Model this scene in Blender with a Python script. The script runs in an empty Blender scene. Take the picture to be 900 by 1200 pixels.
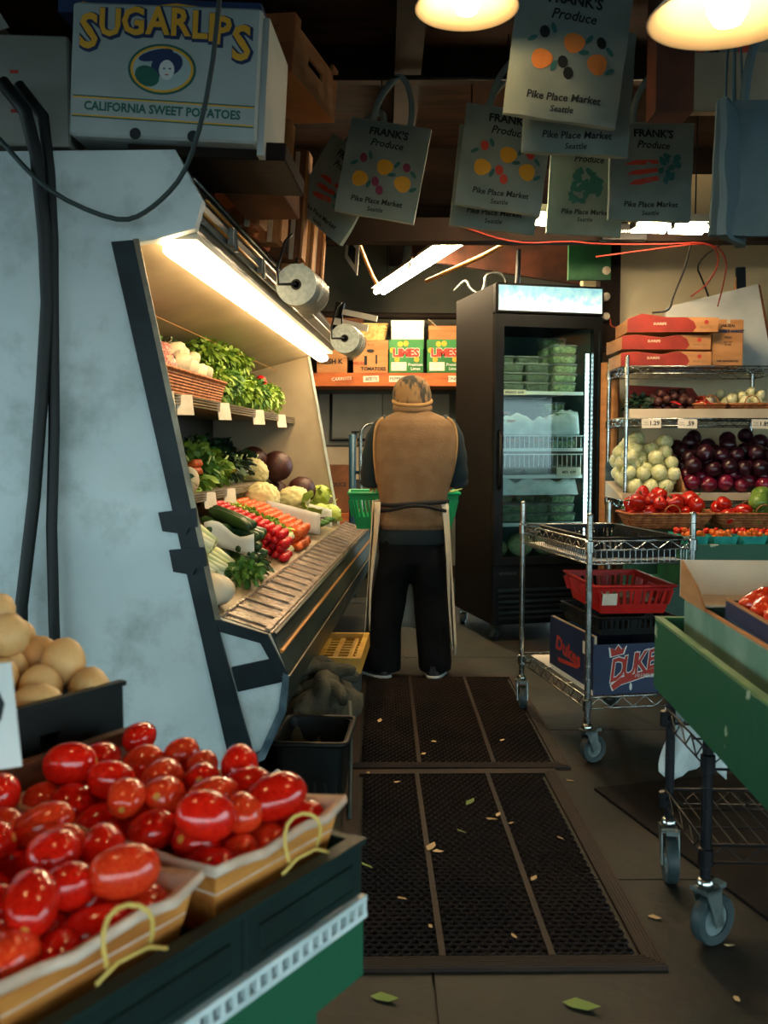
import bpy, bmesh, math, random
import numpy as np
from mathutils import Vector, Matrix, Euler, noise

random.seed(7)
PI = math.pi
S = bpy.context.scene
COL = S.collection
R = math.radians

# ------------------------------------------------------------------ camera
cd = bpy.data.cameras.new('camera')
cam = bpy.data.objects.new('camera', cd)
COL.objects.link(cam)
cam.location = (0, 0, 1.25)
cam.rotation_euler = (PI / 2 - math.atan(75 / 1100), 0, 0)
cd.sensor_fit = 'VERTICAL'
cd.sensor_height = 36.0
cd.lens = 36.0 * 1100 / 1200
cd.clip_start = 0.05
cd.dof.use_dof = True
cd.dof.focus_distance = 4.9
cd.dof.aperture_fstop = 5.0
S.camera = cam

# ------------------------------------------------------------------ world: overcast daylight of the street behind the camera
w = bpy.data.worlds.new('overcast_sky')
S.world = w
w.use_nodes = True
bg = w.node_tree.nodes['Background']
bg.inputs[0].default_value = (0.62, 0.86, 0.92, 1)
bg.inputs[1].default_value = 5.6
S.view_settings.view_transform = 'Standard'
S.view_settings.look = 'None'
S.view_settings.gamma = 1.0
S.view_settings.use_curve_mapping = False
S.view_settings.exposure = 0.0


# ------------------------------------------------------------------ materials
def lin(c):
    if isinstance(c, str):
        c = c.lstrip('#')
        c = [int(c[i:i + 2], 16) for i in (0, 2, 4)]
    o = []
    for v in c[:3]:
        v = v / 255
        o.append(v / 12.92 if v <= .04045 else ((v + .055) / 1.055) ** 2.4)
    return (*o, 1)


MATS = {}


def M(name, col, rough=.6, metal=0., col2=None, scale=8., lo=.4, hi=.6, bump=0., bscale=None, rand=0.,
      emit=0., ecol=None, stretch=None, coat=0., detail=4., sss=0., trans=0., alpha=1., ior=1.45, spec=None):
    """procedural material: two colours mixed by noise in object space, optional relief and per-object variation"""
    m = bpy.data.materials.new(name)
    m.use_nodes = True
    nt = m.node_tree
    N, L = nt.nodes, nt.links
    b = N['Principled BSDF']
    b.inputs['Roughness'].default_value = rough
    b.inputs['Metallic'].default_value = metal
    b.inputs['Coat Weight'].default_value = coat
    b.inputs['Transmission Weight'].default_value = trans
    b.inputs['Alpha'].default_value = alpha
    b.inputs['IOR'].default_value = ior
    b.inputs['Specular IOR Level'].default_value = .5 if spec is None else spec
    if sss:
        b.inputs['Subsurface Weight'].default_value = sss
        b.inputs['Subsurface Radius'].default_value = (.02, .008, .004)
    tc = N.new('ShaderNodeTexCoord')
    src = tc.outputs['Object']
    if stretch:
        mp = N.new('ShaderNodeMapping')
        mp.inputs['Scale'].default_value = stretch
        L.new(src, mp.inputs[0])
        src = mp.outputs[0]
    oi = N.new('ShaderNodeObjectInfo')
    out = None
    c1 = lin(col)
    if col2 is not None:
        nz = N.new('ShaderNodeTexNoise')
        nz.noise_dimensions = '4D'
        nz.inputs['Scale'].default_value = scale
        nz.inputs['Detail'].default_value = detail
        mw = N.new('ShaderNodeMath')
        mw.operation = 'MULTIPLY'
        mw.inputs[1].default_value = 37.
        L.new(oi.outputs['Random'], mw.inputs[0])
        L.new(mw.outputs[0], nz.inputs['W'])
        L.new(src, nz.inputs['Vector'])
        mr = N.new('ShaderNodeMapRange')
        mr.inputs['From Min'].default_value = lo
        mr.inputs['From Max'].default_value = hi
        L.new(nz.outputs[0], mr.inputs['Value'])
        mx = N.new('ShaderNodeMix')
        mx.data_type = 'RGBA'
        L.new(mr.outputs[0], mx.inputs['Factor'])
        mx.inputs['A'].default_value = c1
        mx.inputs['B'].default_value = lin(col2)
        out = mx.outputs['Result']
    if rand:
        hs = N.new('ShaderNodeHueSaturation')
        m1 = N.new('ShaderNodeMapRange')
        m1.inputs['To Min'].default_value = 1 - rand
        m1.inputs['To Max'].default_value = 1 + rand
        L.new(oi.outputs['Random'], m1.inputs['Value'])
        L.new(m1.outputs[0], hs.inputs['Value'])
        if out:
            L.new(out, hs.inputs['Color'])
        else:
            hs.inputs['Color'].default_value = c1
        out = hs.outputs[0]
    if out:
        L.new(out, b.inputs['Base Color'])
    else:
        b.inputs['Base Color'].default_value = c1
    if bump:
        nb = N.new('ShaderNodeTexNoise')
        nb.inputs['Scale'].default_value = bscale or scale * 3
        nb.inputs['Detail'].default_value = 3
        L.new(src, nb.inputs['Vector'])
        bp = N.new('ShaderNodeBump')
        bp.inputs['Strength'].default_value = bump
        bp.inputs['Distance'].default_value = .01
        L.new(nb.outputs[0], bp.inputs['Height'])
        L.new(bp.outputs[0], b.inputs['Normal'])
    if emit:
        b.inputs['Emission Color'].default_value = lin(ecol or col)
        b.inputs['Emission Strength'].default_value = emit
    MATS[name] = m
    return m


M('asphalt', '#3c3d3e', .8, col2='#333435', scale=4)
M('concrete', '#1b1f1a', .6, col2='#3a2e24', scale=2.6, lo=.48, hi=.72, bump=.25, bscale=25, spec=.3)
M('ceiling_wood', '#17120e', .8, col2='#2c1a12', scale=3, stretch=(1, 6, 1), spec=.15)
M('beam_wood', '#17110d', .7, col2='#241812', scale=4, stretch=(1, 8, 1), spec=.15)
M('rust_wood', '#5a2f1c', .8, col2='#3a2014', scale=5)
M('cream_wall', '#eadab4', .8, col2='#decda4', scale=1.5, bump=.05, bscale=40)
M('dim_wall', '#4d4e45', .8, col2='#5d5a4e', scale=2)
M('grey_wall', '#8f9088', .7, col2='#7b7c74', scale=2)
M('panel', '#c9d4d4', .45, col2='#aebcbd', scale=2.5, lo=.35, hi=.75, bump=.04, bscale=60)
M('panel_inner', '#a99a80', .5, col2='#95876e', scale=2)
M('case_dark', '#12201e', .35, col2='#1d2c2a', scale=6)
M('case_green', '#1b2b27', .38, col2='#324038', scale=5, stretch=(6, 1, 6), lo=.45, hi=.7)
M('trim_dark', '#0c1519', .45, col2='#172227', scale=9, spec=.3)
M('trim_grey', '#5a7078', .45, col2='#2d3f48', scale=9)
M('case_back', '#3a3a30', .5, col2='#2c2c26', scale=3)
M('metal_shelf', '#8d8068', .4, .3, col2='#6a5e4a', scale=10)
M('ledge', '#a08d7a', .22, .25, col2='#6f5f52', scale=14, bump=.2, bscale=30)
M('chrome', '#c6cac8', .22, 1., col2='#9aa09c', scale=20)
M('chrome_dull', '#8f9a98', .35, .9, col2='#6c7674', scale=20)
M('steel', '#7d817e', .38, .85, col2='#5b5f5c', scale=12)
M('brass', '#c08a4a', .35, .7)
M('black_metal', '#0d0f12', .38, .4, col2='#1a1c20', scale=12)
M('black_plastic', '#090c0b', .45, col2='#111514', scale=9, spec=.3)
M('black_rubber', '#0c0a09', .7, col2='#15110f', scale=20, spec=.15)
M('grey_rubber', '#2b393b', .5, col2='#222d2f', scale=15)
M('wheel_hub', '#6b7979', .45, col2='#586464', scale=15)
M('mat_rubber', '#1f1612', .65, col2='#2b1d15', scale=4, bump=.15, bscale=60, spec=.3)
M('cardboard', '#b98352', .8, col2='#a87344', scale=4, stretch=(1, 1, 5), rand=.12)
M('cardboard_pale', '#cdbba0', .8, col2='#bba98c', scale=4)
M('cardboard_dark', '#7d4f30', .85, col2='#633c24', scale=4)
M('cardboard_orange', '#b5683a', .8, col2='#9d5630', scale=4)
M('wood_box', '#c58f55', .7, col2='#a9723f', scale=5, stretch=(1, 6, 6), rand=.1)
M('shelf_wood', '#c0672f', .65, col2='#9c4e22', scale=4, stretch=(1, 6, 6))
M('board_brown', '#7a4a30', .6, col2='#4a3222', scale=5, stretch=(1, 1, 3))
M('white_box', '#d9dcd6', .6, col2='#c7cbc6', scale=4)
M('paper', '#dcd8cf', .75, col2='#c9c4b9', scale=8, bump=.1)
M('tag_paper', '#e6ddca', .7, col2='#d8ceb8', scale=20)
M('ink', '#151a1c', .7)
M('ink_blue', '#1c2f55', .7)
M('ink_green', '#1f5a4c', .7)
M('ink_red', '#a83226', .7)
M('ink_grey', '#5c564c', .8)
M('yellow_print', '#d9a02c', .65)
M('orange_print', '#d9823c', .7)
M('plum_print', '#7c3450', .7)
M('red_print', '#c0432f', .7)
M('leaf_print', '#2f6a66', .7)
M('skin_print', '#9db0ae', .7)
M('tote', '#84938d', .9, col2='#76857f', scale=5, bump=.12, bscale=140)
M('tote_blue', '#61777d', .9, col2='#54696f', scale=3, bump=.1, bscale=60)
M('green_paint', '#155438', .5, col2='#0f3d28', scale=5, rand=.08, bump=.1, bscale=25)
M('green_edge', '#56894a', .55, col2='#37703d', scale=9)
M('green_wear', '#155438', .5, col2='#a9b598', scale=9, lo=.665, hi=.69, bump=.1, bscale=25)
M('dark_green', '#0e2620', .5, col2='#0a1c18', scale=6, bump=.1, spec=.3)
M('green_pale', '#7d9a88', .6, col2='#5e8570', scale=6, bump=.1)
M('teal_pulp', '#2aa79a', .75, col2='#1f8f86', scale=20, bump=.3, bscale=60)
M('green_basket', '#0e9a62', .38, col2='#0b8554', scale=6)
M('red_basket', '#c4231c', .4, col2='#a51a15', scale=6)
M('blue_box', '#1a2b4d', .55, col2='#162542', scale=5)
M('navy_box', '#16294a', .5)
M('navy_stripe', '#3b6ea8', .5)
M('white_plastic', '#cfd9d8', .4, col2='#b4c2c1', scale=10)
M('cloth_white', '#cfd6d4', .85, col2='#b7bfbd', scale=9, bump=.3, bscale=30)
M('wicker', '#b5713f', .7, col2='#8a4d28', scale=30, bump=.5, bscale=60, rand=.08)
M('wicker_pale', '#d5b877', .7, col2='#b6934f', scale=30, bump=.5, bscale=60)
M('chip_wood', '#d58a3f', .6, col2='#b96c2c', scale=8, stretch=(1, 6, 6))
M('liner', '#dcc3ae', .8, col2='#c4a48c', scale=18, bump=.35, bscale=35)
M('twine', '#dcb85e', .6)
M('yellow_crate', '#caa24a', .5, col2='#a9822f', scale=8)
M('tomato', '#e2220f', .15, col2='#cc1209', scale=9, rand=.12, coat=.4, sss=.0)
M('tomato_ripe', '#e8481f', .17, col2='#d92a12', scale=9, rand=.1, coat=.3)
M('scar', '#d79a3c', .6)
M('calyx', '#3f6a2c', .7)
M('potato', '#e6bd80', .45, col2='#d6a869', scale=30, rand=.07, bump=.06, bscale=60)
M('carrot', '#e0682c', .45, col2='#c9551f', scale=25, rand=.1, bump=.1)
M('radish', '#d01a22', .35, col2='#b3121b', scale=12, rand=.12)
M('turnip', '#e3ddb4', .45, col2='#cfcf96', scale=8, rand=.08)
M('white_onion', '#e2dcb6', .35, col2='#c3c87e', scale=5, rand=.1)
M('red_onion', '#7d1330', .28, col2='#4c0a1e', scale=5, rand=.35, coat=.3)
M('purple_onion', '#3a0e1f', .32, col2='#220813', scale=5, rand=.3, coat=.2)
M('pepper_red', '#c02416', .18, col2='#9c150d', scale=4, rand=.15, coat=.3)
M('pepper_green', '#6f8a3c', .3, col2='#55722c', scale=5, rand=.2)
M('cherry', '#cf2b12', .25, col2='#b51b0b', scale=20, rand=.2)
M('cherry_orange', '#e0721c', .28, col2='#d2560f', scale=20, rand=.15)
M('cauli', '#e6dca6', .6, col2='#d5c686', scale=30, bump=.6, bscale=70)
M('cabbage', '#b9c765', .5, col2='#94ab48', scale=6, rand=.1)
M('melon', '#a8b78a', .5, col2='#8fa075', scale=8)
M('beet', '#2c1013', .45, col2='#4a2018', scale=9, bump=.2, rand=.15)
M('cucumber', '#1d3a1f', .35, col2='#2f4d22', scale=9, rand=.15)
M('eggplant', '#16131f', .25, col2='#221b2c', scale=5)
M('celery_white', '#e4e4c0', .5, col2='#ccd69a', scale=9)
M('endive', '#e6d9bd', .55, col2='#d9c9a0', scale=12)
M('radicchio', '#8a2030', .5, col2='#d9b8a8', scale=14, lo=.45, hi=.6)
M('celeriac', '#a08658', .8, col2='#7d6640', scale=20, bump=.5)
M('garlic', '#e5dcbf', .55, col2='#d3c49b', scale=10, rand=.08)
for n_, a_, b_ in (('leaf_bright', '#8fae3c', '#6d9430'), ('leaf_mid', '#5c8a34', '#43702a'),
                   ('leaf_dark', '#2c5227', '#1d3d1d'), ('leaf_yellow', '#bcc95c', '#98b244'),
                   ('leaf_deep', '#1c3a22', '#122a18'), ('leaf_red', '#6e2a2c', '#3e3a22')):
    M(n_, a_, .55, col2=b_, scale=18, rand=.15)
M('stem_pale', '#c2cf86', .5)
M('burlap', '#4f4c3c', .95, col2='#3a382c', scale=10, bump=.5, bscale=120)
M('grey_bin', '#46565a', .5, col2='#3a484b', scale=5)
M('fleece', '#7d6347', .98, col2='#74593d', scale=14, bump=.5, bscale=160)
M('fleece_edge', '#b08a58', .95, col2='#9b774a', scale=14)
M('hood_camo', '#8c6d48', .95, col2='#3c3a34', scale=14, lo=.47, hi=.56, stretch=(2.2, 1, .6))
M('shirt', '#18282d', .9, col2='#16262b', scale=12, bump=.2, bscale=60)
M('trousers', '#0c0e11', .85, col2='#131518', scale=10, bump=.25, bscale=30, spec=.15)
M('apron', '#d8cdb4', .85, col2='#c4b99f', scale=8)
M('apron_strap', '#151213', .8)
M('skin', '#b07a58', .55, col2='#a06c4c', scale=14)
M('hair', '#17110e', .7)
M('shoe', '#141719', .6, col2='#20262a', scale=10)
M('shoe_sole', '#aeb6b6', .6)
M('lamp_shade_in', '#e7d3b0', .45, col2='#d8c09a', scale=3)
M('lamp_glow', '#fff0d0', .4, emit=48., ecol='#ffd9a0')
M('tube_glow', '#fff4e0', .4, emit=105., ecol='#ffe2b4')
M('tube_case', '#fff4e0', .4, emit=20., ecol='#ffdca6')
M('lamp_white', '#d9cfb8', .5)
M('led_glow', '#ffffff', .4, emit=40., ecol='#e6fbff')
M('led_strip', '#dfeaea', .4, emit=2.5, ecol='#d6f2f6')
M('fridge_black', '#0b0c0d', .35, col2='#101213', scale=8, spec=.15)
M('fridge_side', '#120f0d', .6, col2='#17130f', scale=60, spec=.15)
M('fridge_inside', '#46605b', .5)
M('carton_dimmed', '#a3aba8', .75, col2='#959e9b', scale=4)  # white carton with the light falloff near the ceiling put into its colour
M('tray_red', '#94281b', .7, col2='#7d2016', scale=6)
M('fridge_white', '#dfeae8', .4)
M('clam_clear', '#c3d6cc', .1, alpha=.16)
M('clam_lid', '#cfdcd4', .15, alpha=.32)
M('clam_label', '#a06a3c', .5)
M('sack_and_glare', '#e3efed', .5, col2='#c9dad8', scale=12, bump=.4)
M('bag_roll', '#a9b6b4', .4, col2='#94a3a2', scale=60)
M('bag_film', '#9c8f7f', .25, alpha=.55)
M('wire_red', '#8f2a1b', .6)
M('wire_black', '#0c0d0d', .5)
M('hose_black', '#0d1212', .55)
M('cord_green', '#2e3b3a', .6)
M('green_board', '#1f5a38', .5, col2='#2c6e3f', scale=6)
M('lime_box', '#2d7a3c', .6, col2='#24682f', scale=4)
M('debris', '#c9a878', .8, rand=.3)
M('debris_leaf', '#6d8038', .7, rand=.3)
M('ceramic', '#d9cdb5', .3)
M('blue_metal', '#23465a', .45, .3)
M('rag', '#8f8f92', .9, col2='#c3c3c4', scale=12)


def special_glass():
    m = bpy.data.materials.new('door_glass')
    m.use_nodes = True
    nt = m.node_tree
    nt.nodes.clear()
    o = nt.nodes.new('ShaderNodeOutputMaterial')
    t = nt.nodes.new('ShaderNodeBsdfTransparent')
    t.inputs[0].default_value = (.86, .95, .93, 1)
    g = nt.nodes.new('ShaderNodeBsdfGlossy')
    g.inputs['Roughness'].default_value = .05
    fr = nt.nodes.new('ShaderNodeFresnel')
    fr.inputs[0].default_value = 1.45
    mx = nt.nodes.new('ShaderNodeMixShader')
    nt.links.new(fr.outputs[0], mx.inputs[0])
    nt.links.new(t.outputs[0], mx.inputs[1])
    nt.links.new(g.outputs[0], mx.inputs[2])
    nt.links.new(mx.outputs[0], o.inputs[0])
    MATS['door_glass'] = m


special_glass()


def sign_sky():
    """backlit header of the fridge: blue sky over white frost crystals (flat print)"""
    m = bpy.data.materials.new('lit_header')
    m.use_nodes = True
    nt = m.node_tree
    N, L = nt.nodes, nt.links
    b = N['Principled BSDF']
    tc = N.new('ShaderNodeTexCoord')
    sp = N.new('ShaderNodeSeparateXYZ')
    L.new(tc.outputs['Object'], sp.inputs[0])
    nz = N.new('ShaderNodeTexNoise')
    nz.inputs['Scale'].default_value = 22
    nz.inputs['Detail'].default_value = 6
    L.new(tc.outputs['Object'], nz.inputs['Vector'])
    ml = N.new('ShaderNodeMath')
    ml.operation = 'MULTIPLY_ADD'
    ml.inputs[1].default_value = .25
    L.new(nz.outputs[0], ml.inputs[0])
    L.new(sp.outputs['Z'], ml.inputs[2])
    cr = N.new('ShaderNodeValToRGB')
    e = cr.color_ramp.elements
    e[0].position = .06
    e[0].color = lin('#dfeef2')
    e[1].position = .30
    e[1].color = lin('#3f8fa8')
    k = e.new(.15)
    k.color = lin('#8cc3d2')
    L.new(ml.outputs[0], cr.inputs[0])
    L.new(cr.outputs[0], b.inputs['Base Color'])
    L.new(cr.outputs[0], b.inputs['Emission Color'])
    b.inputs['Emission Strength'].default_value = .75
    MATS['lit_header'] = m


sign_sky()


def panel_dirt():
    """white end panel of the case: old dark smudges and scuffs in the paint"""
    m = MATS['panel']
    nt = m.node_tree
    N, L = nt.nodes, nt.links
    b = N['Principled BSDF']
    old = b.inputs['Base Color'].links[0].from_socket
    tc = N.new('ShaderNodeTexCoord')
    n1 = N.new('ShaderNodeTexNoise')
    n1.inputs['Scale'].default_value = 3.2
    n1.inputs['Detail'].default_value = 7
    n1.inputs['Roughness'].default_value = .65
    L.new(tc.outputs['Object'], n1.inputs['Vector'])
    r1 = N.new('ShaderNodeMapRange')
    r1.inputs['From Min'].default_value = .50
    r1.inputs['From Max'].default_value = .72
    r1.inputs['To Max'].default_value = .75
    L.new(n1.outputs[0], r1.inputs['Value'])
    mx = N.new('ShaderNodeMix')
    mx.data_type = 'RGBA'
    L.new(r1.outputs[0], mx.inputs['Factor'])
    L.new(old, mx.inputs['A'])
    mx.inputs['B'].default_value = lin('#77837c')
    L.new(mx.outputs['Result'], b.inputs['Base Color'])


panel_dirt()


# ------------------------------------------------------------------ mesh builder
class MB:
    def __init__(s):
        s.v, s.f = [], []

    def add(s, verts, faces):
        o = len(s.v)
        s.v += [tuple(p) for p in verts]
        s.f += [tuple(i + o for i in f) for f in faces]
        return s

    def box(s, c, d, rot=None):
        x, y, z = d[0] / 2, d[1] / 2, d[2] / 2
        vs = [Vector(p) for p in ((-x, -y, -z), (x, -y, -z), (x, y, -z), (-x, y, -z), (-x, -y, z), (x, -y, z), (x, y, z), (-x, y, z))]
        if rot is not None:
            m = Euler(rot).to_matrix()
            vs = [m @ p for p in vs]
        c = Vector(c)
        return s.add([p + c for p in vs], [(0, 3, 2, 1), (4, 5, 6, 7), (0, 1, 5, 4), (1, 2, 6, 5), (2, 3, 7, 6), (3, 0, 4, 7)])

    def bb(s, x0, x1, y0, y1, z0, z1):
        return s.box(((x0 + x1) / 2, (y0 + y1) / 2, (z0 + z1) / 2), (abs(x1 - x0), abs(y1 - y0), abs(z1 - z0)))

    def bevbox(s, c, d, b=.01, rot=None):
        """box with chamfered vertical and horizontal edges"""
        x, y, z = d[0] / 2, d[1] / 2, d[2] / 2
        b = min(b, x * .9, y * .9, z * .9)
        rings = []
        for zz, k in ((-z, b), (-z + b, 0), (z - b, 0), (z, b)):
            xx, yy = x - k, y - k
            rings.append([(-xx + b, -yy, zz), (xx - b, -yy, zz), (xx, -yy + b, zz), (xx, yy - b, zz),
                          (xx - b, yy, zz), (-xx + b, yy, zz), (-xx, yy - b, zz), (-xx, -yy + b, zz)])
        m = Euler(rot).to_matrix() if rot is not None else Matrix.Identity(3)
        c = Vector(c)
        vs = [m @ Vector(p) + c for r in rings for p in r]
        fs = [tuple(range(7, -1, -1)), tuple(range(24, 32))]
        for k in range(3):
            for i in range(8):
                j = (i + 1) % 8
                fs.append((k * 8 + i, k * 8 + j, k * 8 + 8 + j, k * 8 + 8 + i))
        return s.add(vs, fs)

    def tube(s, pts, r, n=8, closed=False, cap=True, flat=1.):
        pts = [Vector(p) for p in pts]
        rs = r if isinstance(r, (list, tuple)) else [r] * len(pts)
        k = len(pts)
        vs, fs = [], []
        up = None
        for i, p in enumerate(pts):
            if closed:
                t = pts[(i + 1) % k] - pts[i - 1]
            else:
                t = pts[min(i + 1, k - 1)] - pts[max(i - 1, 0)]
            if t.length < 1e-9:
                t = Vector((0, 0, 1))
            t.normalize()
            if up is None:
                up = Vector((0, 0, 1)) if abs(t.z) < .9 else Vector((1, 0, 0))
            a = up - t * up.dot(t)
            if a.length < 1e-6:
                a = t.orthogonal()
            a.normalize()
            up = a
            b_ = t.cross(a)
            for j in range(n):
                q = 2 * PI * j / n
                vs.append(p + (a * math.cos(q) * flat + b_ * math.sin(q)) * rs[i])
        for i in range(k if closed else k - 1):
            i2 = (i + 1) % k
            for j in range(n):
                j2 = (j + 1) % n
                fs.append((i * n + j, i * n + j2, i2 * n + j2, i2 * n + j))
        if cap and not closed:
            fs.append(tuple(range(n - 1, -1, -1)))
            fs.append(tuple((k - 1) * n + j for j in range(n)))
        return s.add(vs, fs)

    def lathe(s, prof, n=16, c=(0, 0, 0), m=None):
        """profile of (radius, z) turned about the z axis"""
        vs, fs = [], []
        for r, z in prof:
            for j in range(n):
                q = 2 * PI * j / n
                vs.append(Vector((r * math.cos(q), r * math.sin(q), z)))
        for i in range(len(prof) - 1):
            for j in range(n):
                j2 = (j + 1) % n
                fs.append((i * n + j, i * n + j2, (i + 1) * n + j2, (i + 1) * n + j))
        if prof[0][0] > 1e-6:
            fs.append(tuple(range(n - 1, -1, -1)))
        if prof[-1][0] > 1e-6:
            fs.append(tuple((len(prof) - 1) * n + j for j in range(n)))
        if m is not None:
            vs = [m @ p for p in vs]
        c = Vector(c)
        return s.add([p + c for p in vs], fs)

    def prism(s, poly, a, b, axis='y'):
        """polygon extruded from a to b along an axis; poly holds the two other coordinates"""
        n = len(poly)
        vs = []
        for t in (a, b):
            for p, q in poly:
                vs.append((p, t, q) if axis == 'y' else ((t, p, q) if axis == 'x' else (p, q, t)))
        fs = [tuple(range(n)), tuple(range(2 * n - 1, n - 1, -1))]
        for i in range(n):
            j = (i + 1) % n
            fs.append((i, i + n, j + n, j))
        return s.add(vs, fs)

    def loft(s, rings, cap=True):
        n = len(rings[0])
        o = [p for r in rings for p in r]
        fs = []
        for i in range(len(rings) - 1):
            for j in range(n):
                k = (j + 1) % n
                fs.append((i * n + j, i * n + k, (i + 1) * n + k, (i + 1) * n + j))
        if cap:
            fs.append(tuple(range(n - 1, -1, -1)))
            fs.append(tuple((len(rings) - 1) * n + j for j in range(n)))
        return s.add(o, fs)

    def sphere(s, c, r, n=12, k=8, fn=None):
        if not isinstance(r, (tuple, list)):
            r = (r, r, r)
        c = Vector(c)
        vs = []
        for i in range(k + 1):
            t = PI * i / k
            for j in range(n):
                q = 2 * PI * j / n
                d = Vector((math.sin(t) * math.cos(q), math.sin(t) * math.sin(q), math.cos(t)))
                f = fn(d) if fn else 1.
                vs.append(c + Vector((d.x * r[0], d.y * r[1], d.z * r[2])) * f)
        fs = []
        for i in range(k):
            for j in range(n):
                j2 = (j + 1) % n
                if i == 0:
                    fs.append((j, n + j, n + j2))
                elif i == k - 1:
                    fs.append((i * n + j, (i + 1) * n + j, i * n + j2))
                else:
                    fs.append((i * n + j, (i + 1) * n + j, (i + 1) * n + j2, i * n + j2))
        return s.add(vs, fs)

    def grid(s, nu, nv, fn):
        vs = [fn(i / (nu - 1), j / (nv - 1)) for j in range(nv) for i in range(nu)]
        fs = [(j * nu + i, j * nu + i + 1, (j + 1) * nu + i + 1, (j + 1) * nu + i) for j in range(nv - 1) for i in range(nu - 1)]
        return s.add(vs, fs)

    def xf(s, fn):
        s.v = [tuple(fn(Vector(p))) for p in s.v]
        return s

    def mesh(s, name, mat, smooth=False, auto=None):
        me = bpy.data.meshes.new(name)
        me.from_pydata(s.v, [], s.f)
        me.update()
        bm = bmesh.new()
        bm.from_mesh(me)
        bmesh.ops.recalc_face_normals(bm, faces=bm.faces)
        bm.to_mesh(me)
        bm.free()
        me.materials.append(MATS[mat])
        if smooth:
            me.polygons.foreach_set('use_smooth', [True] * len(me.polygons))
            if auto:
                me.set_sharp_from_angle(angle=R(auto))
        return me


def link(name, me, parent=None, loc=(0, 0, 0), rot=(0, 0, 0), scale=None):
    o = bpy.data.objects.new(name, me)
    COL.objects.link(o)
    o.location = loc
    o.rotation_euler = rot
    if scale is not None:
        o.scale = scale if isinstance(scale, (tuple, list)) else (scale,) * 3
    if parent is not None:
        o.parent = parent
    return o


def obj(name, mb, mat, parent=None, smooth=False, loc=(0, 0, 0), rot=(0, 0, 0), auto=None, solid=None, sub=0):
    o = link(name, mb.mesh(name, mat, smooth, auto), parent, loc, rot)
    if solid:
        md = o.modifiers.new('thick', 'SOLIDIFY')
        md.thickness = solid
        md.offset = 0
    if sub:
        md = o.modifiers.new('smooth', 'SUBSURF')
        md.levels = md.render_levels = sub
    return o


def tag(o, label, cat, group=None, kind=None):
    o['label'] = label
    o['category'] = cat
    if group:
        o['group'] = group
    if kind:
        o['kind'] = kind
    return o


def thing(name, label, cat, loc=(0, 0, 0), rot=(0, 0, 0), group=None):
    o = bpy.data.objects.new(name, None)
    COL.objects.link(o)
    o.location = loc
    o.rotation_euler = rot if isinstance(rot, (tuple, list)) else (0, 0, rot)
    o.empty_display_size = .05
    return tag(o, label, cat, group)


def struct(name, mb, mat, parent=None, **k):
    o = obj(name, mb, mat, parent, **k)
    if parent is None:
        o['kind'] = 'structure'
        o['label'] = STRUCT_LABELS.get(name, name.replace('_', ' ') + ' of the produce shop')
    return o


def dup(root, loc=None, rot=None, label=None, group=None, parent=None, scale=None):
    c = root.copy()
    COL.objects.link(c)
    c.parent = parent
    if loc is not None:
        c.location = loc
    if rot is not None:
        c.rotation_euler = rot if isinstance(rot, (tuple, list)) else (0, 0, rot)
    if scale is not None:
        c.scale = (scale,) * 3
    if label:
        c['label'] = label
    if group:
        c['group'] = group
    for ch in root.children:
        dup(ch, parent=c)
    return c


def text_mb(body, size, bold=0., shear=0., space=1., align='CENTER', fn=None):
    """lettering as thin geometry in the x-z plane, facing -y, centred on the origin"""
    cu = bpy.data.curves.new('lettering', 'FONT')
    cu.body = body
    cu.size = size
    cu.align_x = align
    cu.align_y = 'CENTER'
    cu.offset = bold
    cu.shear = shear
    cu.space_character = space
    cu.resolution_u = 2
    o = bpy.data.objects.new('lettering', cu)
    COL.objects.link(o)
    dg = bpy.context.evaluated_depsgraph_get()
    me = bpy.data.meshes.new_from_object(o.evaluated_get(dg))
    mb = MB()
    for v in me.vertices:
        p = (v.co.x, 0., v.co.y)
        mb.v.append(tuple(fn(*p)) if fn else p)
    mb.f = [tuple(p.vertices) for p in me.polygons]
    bpy.data.objects.remove(o)
    bpy.data.curves.remove(cu)
    bpy.data.meshes.remove(me)
    return mb


def disc_mb(x, z, rx, rz, n=12, rot=0., fn=None, wob=0.):
    mb = MB()
    pts = []
    for i in range(n):
        q = 2 * PI * i / n
        k = 1 + wob * math.sin(3 * q + x * 50)
        a, b = rx * math.cos(q) * k, rz * math.sin(q) * k
        p = (x + a * math.cos(rot) - b * math.sin(rot), 0., z + a * math.sin(rot) + b * math.cos(rot))
        pts.append(tuple(fn(*p)) if fn else p)
    mb.add(pts, [tuple(range(n))])
    return mb


def pack(n, r, x0, x1, y0, y1, floor, seed=1, it=260, jitter=.12, top=.25):
    """let n balls settle in a tray so that heaped produce touches without interpenetrating"""
    rg = np.random.default_rng(seed)
    rad = r * (1 + jitter * rg.uniform(-1, 1, n))
    p = np.zeros((n, 3))
    p[:, 0] = rg.uniform(x0 + r, x1 - r, n)
    p[:, 1] = rg.uniform(y0 + r, y1 - r, n)
    fl = np.vectorize(floor)
    p[:, 2] = fl(p[:, 0], p[:, 1]) + r + rg.uniform(0, top, n)
    for k in range(it):
        if k < it - 40:
            p[:, 2] -= r * .12
        for _ in range(3):
            d = p[:, None, :] - p[None, :, :]
            dist = np.sqrt((d ** 2).sum(2)) + 1e-9
            ov = np.clip((rad[:, None] + rad[None, :]) * .97 - dist, 0, None)
            np.fill_diagonal(ov, 0)
            p += (d / dist[:, :, None] * ov[:, :, None]).sum(1) * .35
            p[:, 0] = np.clip(p[:, 0], x0 + rad, x1 - rad)
            p[:, 1] = np.clip(p[:, 1], y0 + rad, y1 - rad)
            p[:, 2] = np.maximum(p[:, 2], fl(p[:, 0], p[:, 1]) + rad)
    return [(Vector(p[i]), float(rad[i])) for i in range(n)]


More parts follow.
